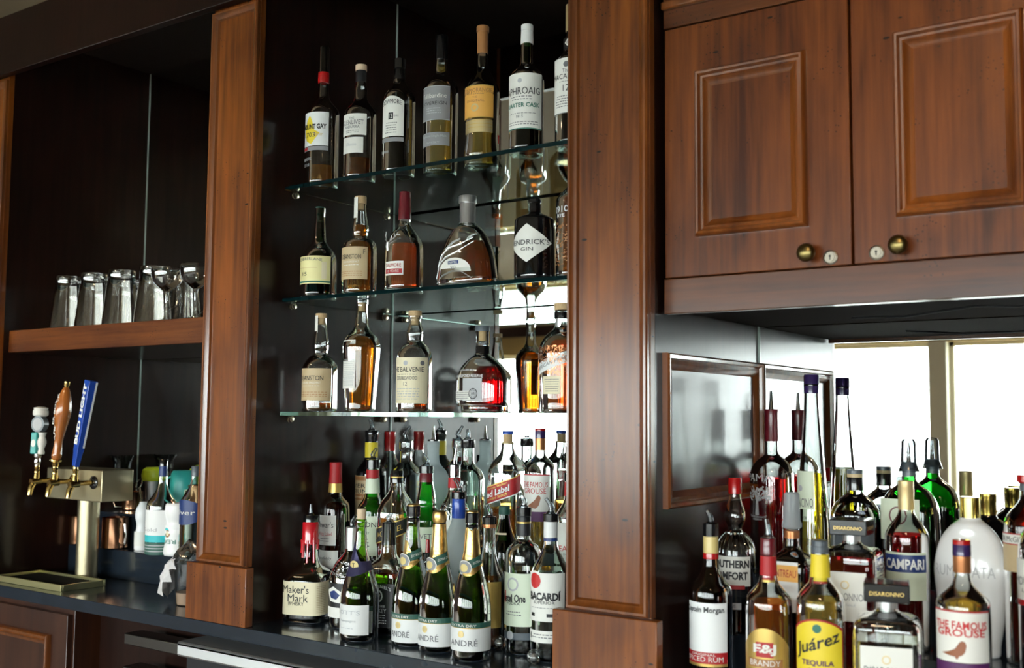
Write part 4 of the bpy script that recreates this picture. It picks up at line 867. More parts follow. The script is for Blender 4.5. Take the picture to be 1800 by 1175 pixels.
def andre_foil(torn, y0, y1, peel=False):
    def fn(root, k, z, S, rad):
        mb = MB(); n = 40; rings = []
        for t_ in range(11):
            row = []
            for j in range(n+1):
                a = -pi+2*pi*j/n
                top = y0 + ((34*max(0, cos(a-1.5)) + 14) if peel else (4+3*sin(a*5) if torn else 0))
                bot = y1 + 16*max(0, cos(a-0.15))**2
                y = top+(bot-top)*t_/10; r = rad(z(y))+0.0012+0.0005*sin(a*7+t_*2.1)
                row.append((r*sin(a), -r*cos(a), z(y)))
            rings.append(row)
        mb.rings(rings, closed=False); fo = mb.build('gold_foil', 'gold', root)
        # slanting green ribbon with medallion
        mb = MB(); rows = []
        for off_, dy in ((0.0022, -8), (0.0022, 8)):
            row = []
            for j in range(41):
                a = -1.9+3.6*j/40; y = y1-2 - 20*(a+0.1)*0.32 + dy; r = rad(z(y))+off_; row.append((r*sin(a), -r*cos(a), z(y)))
            rows.append(row)
        mb.rings(rows, closed=False); mb.build('neck_ribbon', 'dkgreenlab', root)
        y = y1+2; mb = MB(); r = rad(z(y))
        for m_, (rr, of) in enumerate(((12.5, 0.0030), (11, 0.0034), (6.5, 0.0038))):
            f = S.arc(r, of+0.001); mb.mi = m_; strip_fill(mb, disc(-4*k, z(y), rr*k), f, 14)
        mb.build('medallion', ['paper', 'greylab', 'medal'], root, smooth=False)
        f = S.arc(r, 0.003); mb = MB(); mb.add([(*f(u*k), z(yy)) for u, yy in ((-12, y+6), (-4, y+10), (4, y+28), (2, y+30))], [(0, 1, 2, 3)]); mb.build('ribbon_tail', 'medal', root, smooth=False)
        mb = MB(); add_text(mb, 'EXTRA DRY', 20*k, 4*k, 20*k, z(y1-10), S.arc(r, 0.003), 0, slant=0.32); mb.build('ribbon_lettering', 'paper', root, smooth=False)
    return fn
def andre(cx, Y, ytop, ylab, ybase, xr, torn, lb):
    dy = ytop-908; P = [(9, 912), (9.5, 922), (11, 930), (10.5, 936), (12, 960), (15, 985), (20, 1005), (26, 1028), (31, 1050), (33, 1072), (33, ybase-dy)]
    prof = [(a, b_+dy) for a, b_ in P]
    caps = [('crown_wire', 'blackcap', [(9.5, 922+dy), (10.8, 924+dy), (10.6, 934+dy)])]
    if not torn: caps.append(('foil_dome', 'gold', [(8, 903+dy), (11, 905+dy), (12.3, 910+dy), (12.3, 918+dy), (10.6, 924+dy)]))
    else: caps += [('bottle_lip', 'blackcap', [(10, 901+dy), (11.5, 903+dy), (11.5, 920+dy)]), ('foil_scrap', 'gold', [(8, 898+dy), (10.5, 900+dy), (10.5, 903+dy)])]
    bottle('sparkling_wine_bottle', lb, cx, Y, ZC, prof, 'olive', ('L_wine', 1012+dy), caps=caps,
           labels=[dict(y0=ylab, y1=ylab+50, xr=xr, m='whitecap', bands=[(ylab, ylab+9, 'dkgreenlab'), (ylab+9, ylab+10, 'goldink')], dots=[(-0.04, ylab+20, 5.5, 'medal'), (-0.04, ylab+20, 4, 'ltgold')],
                        text=[('EXTRA DRY', ylab+5, 4, 0.40, 'paper'), ('ANDRÉ', ylab+34, 12, 0.44, 'inkgrey')])], rot=0.2 if cx > 800 else 0.02, extra=andre_foil(torn, 926+dy+(22 if cx < 750 else 0), 995+dy, cx < 750), group=G5)
andre(729, 2.0, 896, 1075, 1130, 748, True, 'opened green sparkling wine bottle with gold foil peeled back, left of the three matching ones')
andre(775, 1.985, 903, 1082, 1142, 800, False, 'green sparkling wine bottle with intact gold foil dome, middle of the three matching ones')
andre(832, 1.96, 908, 1090, 1152, 864, True, 'green sparkling wine bottle with torn gold foil top, right of the three matching ones')
bottle('vodka_bottle', 'frosted vodka bottle with blue neck label and black collar, between the sparkling wine bottles', 808, 2.09, ZC,
       [(10.5, 877), (11, 912), (14, 925), (22, 940), (29, 956), (30, 970), (30, 1110)], 'frost', None,
       caps=[('collar', 'blackcap', [(11.5, 865), (12.5, 866), (12.5, 877)]), ('neck_label', 'blue', [(11, 877), (11.3, 878), (11.5, 911), (11.2, 912)])], pour=('clear', 843, 865, -0.45), group=G5)
bottle('mixer_bottle', 'small bottle with black base cap and bright red spout, between two sparkling wine bottles', 755, 2.095, ZC,
       [(8, 987), (9, 995), (16, 1008), (20, 1025), (20, 1100)], 'clear', ('L_deep', 1010), caps=[('collar', 'blackcap', [(8.5, 972), (9.3, 973), (9.3, 987)]), ('red_spout', 'redcap', [(2.5, 949), (3.2, 950), (4, 972)])], group=G5)
bottle('brandy_bottle', 'gold-labelled bottle of amber spirit with clear spout, right of the sparkling wine bottles', 862, 2.09, ZC,
       [(10.5, 928), (10.5, 955), (12, 975), (18, 995), (26, 1010), (28, 1022), (28, 1125)], 'clear', ('L_dkamber', 1017),
       caps=[('collar', 'blackcap', [(11.5, 909), (12.3, 910), (12.3, 922)]), ('neck_foil', 'copperfoil', [(10.9, 922), (11, 923), (11, 928)])], pour=('clear', 887, 910, -0.35),
       labels=[dict(y0=1020, y1=1100, xr=882, m='goldink', text=[('Brandy', 1078, 8, 0.5, 'brownfoil', dict(slant=0.3))])], group=G5)
bottle('vodka_bottle', 'clear cylindrical vodka bottle with pale green label and red initial, left of the white-rum bottle', 922, 2.085, ZC,
       [(11, 910), (11.5, 945), (12, 950), (20, 956), (28, 966), (31, 980), (31, 1150)], 'clear', ('L_water', 1000),
       caps=[('collar', 'blackcap', [(11.5, 892), (12.8, 893), (12.8, 907)]), ('neck_label', 'blacklab', [(11.4, 908), (11.8, 910), (11.9, 942)]), ('gold_band', 'goldink', [(11.9, 917), (12.2, 918), (12.2, 920)])], pour=('clear', 869, 893, -0.35),
       labels=[dict(y0=1005, y1=1097, xr=934, m='palegreen', dots=[(0, 1024, 11, 'lightgrey'), (0, 1024, 8, 'palegreen')], bands=[(1036, 1057, 'inkred', -0.68, -0.52)] + small_lines(1071, 2, 5), text=[('Ketel One', 1048, 13, 0.72, 'ink', dict(bold=0.03)), ('VODKA', 1057, 5, 0.42, 'ink')]),
               dict(y0=1108, y1=1120, xr=934, m='greycap', dots=[(-0.15, 1113, 7, 'lightgrey')])], group=G5)
bottle('rum_bottle', 'pale white-rum bottle with round red emblem above black lettering, beside the right pilaster', 969, 2.06, ZC,
       [(10.5, 917), (11, 952), (13, 965), (20, 978), (29, 995), (33, 1010), (33, 1160)], 'aqua', ('L_water', 1000),
       caps=[('collar', 'blackcap', [(11.5, 903), (13, 904), (13, 917)]), ('neck_label', 'whitecap', [(11, 917), (11.6, 918), (11.8, 945)]), ('neck_band', 'navy', [(11.9, 946), (12, 951)])], pour=('clear', 877, 904, -0.35),
       labels=[dict(y0=1004, y1=1088, xr=992, m='paper', text=[('BACARDÍ', 1043, 16, 0.78, 'ink', dict(bold=0.04)), ('SUPERIOR', 1055, 5, 0.5, 'ink')], bands=[(1074, 1080, 'ink', -0.7, -0.45), (1074, 1080, 'ink', 0.15, 0.6)] + small_lines(1064, 1, 3, w=0.7)),
               dict(y0=1001, y1=1034, m='paper', shape='oval', u=16, uc=-17, off=0.0012, dots=[(0, 1018, 12.5, 'inkred')]),
               dict(y0=1104, y1=1125, xr=992, m='paper', bands=small_lines(1110, 2, 5, 'inkgrey', 0.7) + [(1109, 1119, 'ink', -0.8, -0.7)])], rot=0.22, group=G5)
for i, (cx, Y, yc) in enumerate(((877, 2.075, 1136), (938, 2.0, 1147))):
    p = atY(cx, yc, Y); k_ = depth(cx, Y)/F_PX
    b = MB(); r = 12*k_; b.lathe([(r*0.55, 0), (r*0.9, r*0.35), (r, r*0.9), (r*0.8, r*1.5), (r*0.35, r*1.9)], seg=9)
    o = b.build('glass_stopper', 'clear'); o.location = (p.x, Y, ZC+0.0003)
    tag(o, ['faceted round glass stopper lying left of the green-white labelled vodka', 'faceted round glass stopper lying at the foot of the white rum'][i], 'glass stopper', 'loose glass stoppers on the counter')
    b = MB(); b.lathe([(r*0.5, r*0.5), (r*0.62, r*0.9), (r*0.4, r*1.3)], seg=9); b.build('inner_facets', 'silver', o)

# ------------------------------------------------------------------ right bay, back tier
G6 = 'bottles in front of the wide mirror'
def pama(root, k, z, S, rad):
    f = S.arc(rad(z(880)), 0.0007); mb = MB(); add_text(mb, 'PAMA', 56*k, 12*k, -13*k, z(839), S.arc(rad(z(839)), 0.0007), 0); add_text(mb, 'POMEGRANATE', 34*k, 3.5*k, -13*k, z(907), f, 0); add_text(mb, 'LIQUEUR', 20*k, 3.5*k, -13*k, z(911.5), f, 0)
    def seg(a, b_, w0, w1):
        (u0, y0), (u1, y1) = a, b_; dx, dy = u1-u0, y1-y0; l = math.hypot(dx, dy); nx_, ny_ = -dy/l, dx/l
        mb.add([(*f((u-13+s*nx_*w_)*k), z(y+s*ny_*w_)) for u, y, w_, s in ((u0, y0, w0, 1), (u1, y1, w1, 1), (u1, y1, w1, -1), (u0, y0, w0, -1))], [(0, 1, 2, 3)])
    seg((0, 904), (0, 878), 4, 2.2); seg((-18, 904.5), (18, 904.5), 0.5, 0.5)
    rnd = random.Random(4)
    for i in range(9):
        a = radians(-80+20*i); l = 24; e = (l*sin(a), 876-l*cos(a)*0.85); seg((0, 879), e, 1.6, 0.7)
        for q in range(7):
            t_ = rnd.uniform(0.5, 1.1); u, y = e[0]*t_+rnd.uniform(-4, 4), 878+(e[1]-878)*t_+rnd.uniform(-4, 4); r = rnd.uniform(1.1, 2.0)
            mb.add([(*f((u-13+r*cos(j*pi/4))*k), z(y+r*sin(j*pi/4))) for j in range(8)], [tuple(range(8))])
    mb.build('tree_print', 'lightgrey', root, smooth=False)
bottle('pomegranate_liqueur_bottle', 'clear bottle of red pomegranate liqueur with burgundy neck foil, metal spout and a printed tree', 1356, 2.365, RZ3,
       [(11, 776), (11, 797), (14, 802), (25, 810), (34, 824), (36.5, 836), (36, 960)], 'clear', ('L_ruby', 841), caps=[('neck_foil', 'burgundy', [(11, 720), (11.6, 722), (11.2, 732), (11.6, 774), (11.2, 776)])], pour=('metal', 688, 722, 0.0), extra=pama, group=G6)
bottle('limoncello_bottle', 'tall conical clear bottle of yellow liqueur with violet cap, in front of the mirror', 1427, 2.345, RZ3,
       [(12, 692), (12.5, 715), (15, 750), (19, 800), (21, 830), (24, 880), (27, 930), (29, 990)], 'clear', ('L_yellow', 832),
       caps=[('cap', 'violet', [(11.5, 659), (12.5, 661), (12.5, 692)]), ('cap_ring', 'blackcap', [(12.6, 676), (12.8, 677), (12.7, 679)])],
       labels=[dict(y0=828, y1=945, m='palegreen', u=24, uc=-14, text=[('LIMONCINO', 883, 15, 0.95, 'inkgrey'), ('Riviera', 910, 7, 0.5, 'inkgrey', dict(slant=0.2))], dots=[(0, 858, 5, 'lightgrey')])], group=G6, bottom_r=1)
bottle('whiskey_bottle', 'round-shouldered bottle of dark liquid with black cap ringed in tan, in front of the mirror', 1501, 2.345, RZ3,
       [(12.5, 862), (13, 868), (20, 873), (32, 884), (39, 898), (40, 910), (40, 1010)], 'clear', ('L_ink', 901),
       caps=[('cap', 'greycap', [(12, 826), (13, 827), (13, 833)]), ('cap_band', 'tan', [(12.6, 833), (12.8, 834), (12.8, 839)]), ('cap_skirt', 'blackcap', [(13, 839), (13.3, 840), (13.3, 862)])],
       labels=[dict(y0=908, y1=960, xr=1530, m='greycap', poly=[([(0.40, 915), (0.56, 913), (0.62, 922), (0.52, 934), (0.42, 926)], 'ink')])], group=G6)
def dome(root, k, z, S, rad):
    mb = MB(); pr = [(3, 771), (9, 772.5), (11.5, 777), (12.5, 800), (13, 815), (17, 829), (17.5, 830)]
    mb.lathe([(r*k, z(y)) for r, y in pr[::-1]], seg=28, cap0=False, cap1=True); mb.build('dust_cap', 'plastic', root)
bottle('gin_bottle', 'large bright green gin bottle with clear domed dust cap, in front of the mirror', 1596, 2.355, RZ3,
       [(11.5, 838), (12, 846), (18, 852), (34, 864), (44, 884), (47.5, 902), (47.5, 1020)], 'brightgreen', ('L_greenl', 905), sq=(2.6, 0.72),
       caps=[('pourer_collar', 'greycap', [(9, 812), (12, 816), (14, 822), (11, 826), (11.5, 838)])], pour=('metal', 777, 815, 0.0),
       labels=[dict(y0=876, y1=948, m='palegreen', u=34, uc=-10, off=0.001, dots=[(0, 905, 15, 'burgundy'), (0, 905, 12.5, 'palegreen')])], extra=dome, group=G6)
bottle('liqueur_bottle', 'black rounded liqueur bottle with ribbed gold cap, behind the white coconut rum', 1733, 2.33, RZ3,
       [(12.5, 905), (14, 911), (24, 917), (36, 933), (40, 955), (41, 970), (41, 1035)], 'black', None, caps=[('cap', 'goldcap', [(12.5, 868), (13.3, 869), (13.3, 882), (12.8, 883), (12.8, 905)])], group=G6)
bottle('schnapps_bottle', 'amber bottle with pinkish red cap near the right edge of the mirror group', 1803, 2.207, RZ2,
       [(11.5, 863), (12, 875), (15, 885), (28, 900), (37, 915), (39, 930), (39, 1010)], 'brown', ('L_orange', 895), caps=[('cap', 'redcap', [(15, 835), (16.5, 837), (16.5, 847), (13, 850)]), ('cap_collar', 'greycap', [(12, 850), (12.5, 851), (12.5, 863)])],
       labels=[dict(y0=936, y1=956, m='redlab', u=60, uc=0, bands=[(938, 954, 'paper')], text=[("DR McGILLICUDDY'S", 946, 9, 0.8, 'ink')]), dict(y0=956, y1=1003, m='tan', u=50, uc=0)], group=G6)

# ------------------------------------------------------------------ right bay, middle tier
bottle('aperitif_bottle', 'slim clear bottle of red aperitif with champagne-coloured cap and blue and white label', 1590, 2.20, RZ2,
       [(12.5, 896), (13, 903), (18, 912), (28, 925), (34, 938), (35, 948), (35, 1110)], 'clear', ('L_ruby', 939), caps=[('cap', 'ltgold', [(11.5, 845), (12.5, 846), (12.5, 858), (12.9, 859), (12.7, 878), (13, 880), (13, 896)])],
       labels=[dict(y0=968, y1=1050, m='palegreen', u=38, uc=4, bands=[(972, 1002, 'navy')], text=[('CAMPARI', 988, 17, 0.86, 'white', dict(bold=0.03))])], group=G6)
bottle('coconut_rum_bottle', 'large glossy white bulbous coconut rum bottle with gold cap', 1701, 2.22, RZ2,
       [(15.5, 910), (17, 914), (28, 922), (42, 938), (52, 960), (58, 990), (59, 1010), (56, 1045), (51, 1085), (45, 1120), (43, 1134)], 'rumwhite', None, sq=(2.0, 0.62),
       caps=[('cap', 'goldcap', [(15, 874), (15.8, 875), (15.8, 910)])], extra=lambda *a: wrapped_text(*a, [('RUMCHATA', 50, 1001, 18, 'lightgrey', 0, -6), ('horchata con ron', 24, 1034, 4, 'lightgrey', 0, 0)]), group=G6)
bottle('liqueur_bottle', 'brown bottle with a white label cut off by the right edge of the photo', 1829, 2.118, RZ2,
       [(12, 880), (13, 910), (25, 925), (36, 945), (41, 965), (41, 1130)], 'brown', ('L_deep', 965), caps=[('cap', 'goldcap', [(12.5, 850), (13, 851), (13, 880)])],
       labels=[dict(y0=982, y1=1063, m='paper', u=45, uc=-14, bands=[(1053, 1063, 'redlab')], text=[('MOUNTAIN', 1020, 14, 0.8, 'inkgrey'), ('Lodge', 1037, 8, 0.4, 'inkgrey')])], group=G6)

# ------------------------------------------------------------------ right bay, on the counter
def ribs(root, k, z, S, rad):
    mb = MB()
    for i in range(26):
        a = 2*pi*i/26; pts = []
        for y in (936, 942, 950, 960, 970): r = rad(z(y))+0.0006; pts.append((r*sin(a), -r*cos(a), z(y)))
        mb.tube(pts, 0.0013, 6)
    mb.build('moulded_ribs', 'clear', root)
bottle('liqueur_bottle', 'clear liqueur bottle with red cap, bulbed neck and ribbed shoulder, under the framed panel', 1291, 2.15, RZ2,
       [(9.5, 868), (10, 878), (14, 890), (17, 905), (16, 918), (10, 928), (12, 934), (22, 942), (30, 955), (33, 970), (33, 1087)], 'clear', ('L_deep', 1068), caps=[('cap', 'redcap', [(10.5, 840), (11, 841), (11, 868)])],
       labels=[dict(y0=975, y1=1026, m='paper', u=36, uc=3, off=0.001, text=[('SOUTHERN', 988, 13, 0.92, 'ink', dict(bold=0.04)), ('COMFORT', 1008, 13, 0.84, 'ink', dict(bold=0.04))]), dict(y0=1024, y1=1031, m='redlab', u=16, uc=12, off=0.0014),
               dict(y0=1055, y1=1066, m='lightgrey', u=30, uc=-8, text=[('NEW ORLEANS', 1060, 5, 0.7, 'ink')])], extra=ribs, group=G6)
bottle('rum_bottle', 'dark spiced rum bottle with gold-red neck foil and red-footed white label, front row left', 1248, 2.0, ZC,
       [(11.5, 942), (12, 965), (12.5, 990), (15, 1005), (22, 1018), (32, 1030), (35, 1042), (35, 1180)], 'smoke', ('L_deep', 1000),
       caps=[('collar', 'blackcap', [(11, 919), (12.7, 921), (12.7, 942)]), ('neck_foil', 'medal', [(11.9, 943), (12.3, 945), (12.4, 972)]), ('red_band', 'redcap', [(12.5, 972), (12.7, 973), (12.8, 982)])], pour=('clear', 899, 921, -0.3),
       labels=[dict(y0=1055, y1=1165, m='white', u=42, uc=1, bands=[(1140, 1160, 'redlab'), (1160, 1165, 'goldink')], text=[('Captain Morgan', 1068, 12, 0.84, 'ink', dict(bold=0.02)), ('ORIGINAL', 1144, 4, 0.5, 'paper'), ('SPICED RUM', 1152, 8, 0.8, 'paper')])], group=G6)
bottle('orange_liqueur_bottle', 'square brown liqueur bottle with cloudy cup cap and orange plate, behind the brandy bottle', 1390, 2.065, ZC,
       [(12, 944), (12.5, 962), (16, 968), (26, 976), (33, 986), (35, 998), (35, 1130)], 'brown', ('L_deep', 975), sq=(5, 1.0), rot=0.0,
       caps=[('neck_ring', 'copperfoil', [(11.5, 933), (12.3, 934), (12.3, 946)]), ('cup_cap', 'cloudy', [(10, 866), (12.5, 869), (13.5, 915), (16, 920), (16, 926), (11, 930)])],
       labels=[dict(y0=984, y1=1070, m='white', u=28, uc=-6, bands=[(990, 1018, 'orangelab')], text=[('COINTREAU', 1004, 12, 0.9, 'redlab')])], group=G6)
bottle('brandy_bottle', 'brandy bottle with burgundy cap, clear spout and arched gold label, front row', 1348, 1.955, ZC,
       [(12.5, 976), (13, 1000), (15, 1022), (22, 1032), (33, 1044), (38, 1056), (38, 1180)], 'clear', ('L_orange', 1056),
       caps=[('cap', 'burgundy', [(12, 946), (12.8, 947), (12.5, 958), (13, 960), (13, 975)]), ('neck_foil', 'redlab', [(12.8, 977), (13.2, 980), (14.2, 1018)]), ('foil_seal', 'goldink', [(14.3, 1018), (14.8, 1022)])], pour=('clear', 913, 946, -0.1),
       labels=[dict(y0=1098, y1=1190, m='goldink', shape='arch', arch=0.35, u=42, uc=7, poly=[([(-0.34, 1122), (0.34, 1122), (0.34, 1148), (-0.34, 1148)], 'redlab')], text=[('E&J', 1135, 18, 0.44, 'paper', dict(bold=0.04)), ('BRANDY', 1158, 9, 0.6, 'paper')],
                    bands=[(1151, 1166, 'brownfoil', -0.7, 0.7)])], group=G6)
bottle('tequila_bottle', 'gold tequila bottle with grey cap and red-edged yellow label, front row', 1438, 1.955, ZC,
       [(13.5, 972), (15, 1000), (17, 1022), (24, 1030), (35, 1044), (39.5, 1058), (39.5, 1185)], 'clear', ('L_gold_l', 1052),
       caps=[('cap', 'greycap', [(12, 950), (13.2, 951), (13.2, 960), (14.2, 961), (14.2, 972)]), ('neck_label', 'yellow', [(14.2, 974), (14.6, 977), (16.6, 1020)]), ('neck_edge', 'redlab', [(16.8, 1020), (17.1, 1024)])],
       labels=[dict(y0=1082, y1=1195, m='redlab', shape='arch', arch=0.16, u=46, uc=7), dict(y0=1085, y1=1198, m='yellow', shape='arch', arch=0.16, u=43, uc=7, off=0.0011, dots=[(0, 1098, 7, 'inkgreen')],
                    text=[('Juárez', 1126, 26, 0.84, 'ink', dict(slant=0.35, bold=0.02)), ('TEQUILA', 1158, 10, 0.6, 'purple', dict(bold=0.03)), ('GOLD', 1172, 9, 0.4, 'purple')])], group=G6)
def disaronno(cx, Y, y0, s, base, liq, lb, rot, capy):
    q = lambda v: y0 + v*s
    def square_cap(root, k, z, S, rad):
        W = 30*s/1.0*k; b = MB(); zt, zb_ = z(q(0)), z(q(27)); b.box(-W, W, -W, W, zb_, zt); c = b.build('square_cap', 'blackcap', root, bevel=0.002)
        mb = MB(); zc = (zt+zb_)/2-0.001; f = lambda u: (u, -W-0.0004); add_text(mb, 'DISARONNO', W*1.5, 5.5*s*k, 0, zc, f, 0)
        vs, fs = text_geo('DISARONNO', 0.012); mb.mi = 0; mb.add([(W+0.0004, x*W*1.5, zc+z_*5.5*s*k) for x, z_ in vs], fs)
        mb.build('lettering', 'goldink', c, smooth=False)
        mb = MB(); rnd = random.Random(3)
        for zz in [0.02+0.0065*i for i in range(int((z(q(62))-0.03)/0.0065))]:
            for a in [i*2*pi/40 for i in range(40)]:
                if abs((a+pi) % (2*pi) - pi) < 0.75: continue
                x, y_ = S.pt(a, rad(zz)); r = 0.0028; n = math.hypot(x, y_)
                mb.add([(x*(1+dx/n)-y_/n*du, y_*(1+dx/n)+x/n*du, zz+dz) for dx, du, dz in ((0, -r, -r*0.9), (0, r, -r*0.9), (0, r, r*0.9), (0, -r, r*0.9), (0.0016, 0, 0))], [(0, 1, 4), (1, 2, 4), (2, 3, 4), (3, 0, 4)])
        mb.build('hammered_facets', 'clear', root, smooth=False)
    prof = [(14*s, q(27)), (14*s, q(42)), (20*s, q(46)), (38*s, q(52)), (44*s, q(60)), (45*s, q(72)), (45*s, base)]
    bottle('amaretto_bottle', lb, cx, Y, ZC, prof, 'clear', liq, sq=(6, 1.0), rot=rot, caps=[('metal_neck', 'silver', [(14.3*s, q(27)), (14.3*s, q(46))])],
           labels=[dict(y0=q(88), y1=q(88)+84, m='paper', u=33*s, uc=-2, off=0.003, text=[('DISARONNO', q(88)+42, 12*s, 0.86, 'inkgrey'), ('ORIGINALE', q(88)+56, 4, 0.5, 'lightgrey')], dots=[(0, q(88)+22, 7, 'ltgold'), (0, q(88)+22, 5, 'paper')])], extra=square_cap, group=G6)
disaronno(1494, 2.065, 912, 1.0, 1130, ('L_ruby', 985), 'square hammered-glass amaretto bottle of dark red liqueur with black block cap, behind the tequila', 0.10, 0)
disaronno(1553, 1.95, 1022, 1.18, 1200, ('L_water', 1120), 'square hammered-glass amaretto bottle with clear contents and black block cap, in the front row', 0.28, 0)
bird2 = [(-0.62, 1135), (-0.3, 1128), (-0.05, 1118), (0.1, 1100), (0.2, 1092), (0.34, 1096), (0.38, 1106), (0.34, 1124), (0.24, 1136), (0.05, 1143), (0.06, 1150), (-0.02, 1150), (-0.03, 1143), (-0.3, 1141)]
bird2 = [(a*0.8-0.12, 1118+(b_-1092)*0.56) for a, b_ in bird2]
bottle('scotch_bottle', 'golden scotch bottle with bird on white label and violet-red-copper cap, front right', 1685, 1.965, ZC,
       [(12.5, 1005), (13.5, 1016), (18, 1030), (27, 1040), (38, 1050), (42, 1060), (42, 1190)], 'clear', ('L_gold_l', 1044),
       caps=[('cap', 'redcap', [(13, 949), (14, 950), (14, 957)]), ('cap_skirt', 'violet', [(14, 957), (14.4, 958), (14.2, 968), (14.5, 969), (14.4, 977)]), ('neck_foil', 'copperfoil', [(14, 977), (14, 978), (14, 1004), (13.5, 1006)])],
       labels=[dict(y0=1067, y1=1156, m='paper', u=50, uc=4, bands=[(1067, 1070, 'redlab')], poly=[(bird2, 'brownbird')], text=[('THE FAMOUS', 1092, 13, 0.86, 'inkred', dict(bold=0.02)), ('GROUSE', 1105, 12, 0.78, 'inkred', dict(bold=0.02))]),
               dict(y0=1157, y1=1185, m='purple', u=50, uc=4)], group=G6)

# ================================================================== beer tap bay
TY = 2.05
x0, x1 = atY(82, 850, TY).x, atY(179, 850, TY).x
t = empty('beer_tower', ((x0+x1)/2+0.03, 2.115, ZC), 'bronze tee-shaped beer tower on a round column with three brass faucets', 'beer tower')
cx_ = (x0+x1)/2+0.03
b = MB(); b.lathe([(0.040, 0), (0.040, 0.004), (0.0345, 0.006), (0.0345, 0.258), (0.040, 0.262), (0.040, 0.268)], seg=36)
co = b.build('column', 'tower', t)
co.location = (atY(154, 950, 2.115).x-cx_, 0, 0)
b = MB(); b.box(x0-cx_, x1-cx_, TY-2.115, TY-2.115+0.115, 1.222-ZC, 1.322-ZC); b.build('tap_housing', 'tower', t, bevel=0.003)
def faucet_x(pxx): return atY(pxx, 850, TY).x - cx_
FX = [faucet_x(165), faucet_x(129), faucet_x(97)]
def tap_parts(i, X):
    zc = 1.283-ZC; y = TY-2.115
    b = MB(); pr = [(0.021, 0), (0.021, 0.003), (0.017, 0.006), (0.009, 0.008)]
    b.rings([[(X+r*cos(a*pi/14), y-h, zc+r*sin(a*pi/14)) for a in range(28)] for r, h in pr], True, True); b.build('shank_flange', 'blackcap' if i == 0 else 'brass', t)
    b = MB(); b.tube([(X, y, zc), (X, y-0.045, zc), (X, y-0.06, zc)], [0.008, 0.008, 0.011], 14); b.tube([(X, y-0.055, zc), (X, y-0.085, zc-0.004)], [0.013, 0.011], 14)
    b.tube([(X, y-0.072, zc), (X, y-0.085, zc-0.022), (X, y-0.088, zc-0.045)], [0.010, 0.009, 0.0075], 14)
    b.tube([(X, y-0.066, zc+0.0), (X, y-0.066, zc+0.03)], [0.011, 0.007], 14); f = b.build('faucet', 'brass', t)
    b = MB(); b.lathe([(0.0075, 0), (0.009, 0.006), (0.007, 0.012), (0.0095, 0.018), (0.0075, 0.024), (0.009, 0.034)], (X, y-0.066, zc+0.022), 18); b.build('lever_collar', 'brass', f)
    return Vector((X+cx_, TY-0.066, zc+0.052+ZC))
tops = [tap_parts(i, X) for i, X in enumerate(FX)]
# blue blade handle
p = tops[0]; t1 = empty('tap_handle', p, 'blue blade-shaped beer tap handle with white lettering', 'tap handle', None)
t1.rotation_euler = (radians(-4), radians(9), radians(-6))
b = MB(); H = 0.272
b.rings([[(-w, -d, h), (w, -d, h), (w, d, h), (-w, d, h)] for w, d, h in ((0.010, 0.008, 0), (0.013, 0.010, 0.045), (0.014, 0.011, 0.05), (0.0175, 0.014, H-0.02), (0.0175, 0.014, H))], True, True)
hb = b.build('handle_blade', 'blue', t1, bevel=0.002)
b = MB(); b.rings([[(w, d-0.006, h), (w+0.001, d-0.006, h), (w+0.001, d, h), (w, d, h)] for d, w, h in ((0.0105, 0.0138, 0.06), (0.0135, 0.0172, H-0.004))], True, True); b.build('white_edge', 'white', t1, smooth=False)
vs, fs = text_geo('BUD LIGHT', 0.05); b = MB()
b.add([(z_*0.020-0.002, -0.0125-0.00004/0.01*(x+0.5)*0.55-0.0006, 0.165+x*0.19) for x, z_ in [(v[0], -v[1]) for v in vs]], [f for f in fs]); 
lt = b.build('lettering', 'white', hb, smooth=False)
# amber wooden handle
p = tops[1]; t2 = empty('tap_handle', p, 'varnished wooden baluster-shaped beer tap handle with brass ferrule and finial', 'tap handle'); t2.rotation_euler = (radians(-2), radians(7), 0)
b = MB(); b.lathe([(r, h) for r, h in chaikin([(0.012, 0.018), (0.0165, 0.03), (0.0145, 0.045), (0.012, 0.075), (0.017, 0.11), (0.025, 0.155), (0.026, 0.18), (0.021, 0.215), (0.012, 0.243), (0.007, 0.25)], 2)], seg=32); hw_ = b.build('grip', 'handlewood', t2)
b = MB(); b.lathe([(0.008, -0.004), (0.012, 0.004), (0.010, 0.010), (0.018, 0.014), (0.018, 0.019), (0.013, 0.022)], seg=24); b.build('ferrule', 'brass', t2)
b = MB(); b.lathe([(0.006, 0.246), (0.0065, 0.252), (0.009, 0.256), (0.009, 0.268), (0.006, 0.270)], seg=20); b.build('finial', 'brass', t2)
vs, fs = text_geo('AMBER BOCK', 0.02); b = MB()
def am(x, z_):
    h = 0.155+x*0.15; r = 0.0262 if 0.13 < h < 0.2 else (0.0205 if h > 0.2 else 0.019 if h > 0.1 else 0.0155); a = z_*0.011/r; return (r*1.03*sin(a-0.15), -r*1.03*cos(a-0.15), h)
b.add([am(x, -z_) for x, z_ in vs], fs); b.build('lettering', 'paper', hw_, smooth=False)
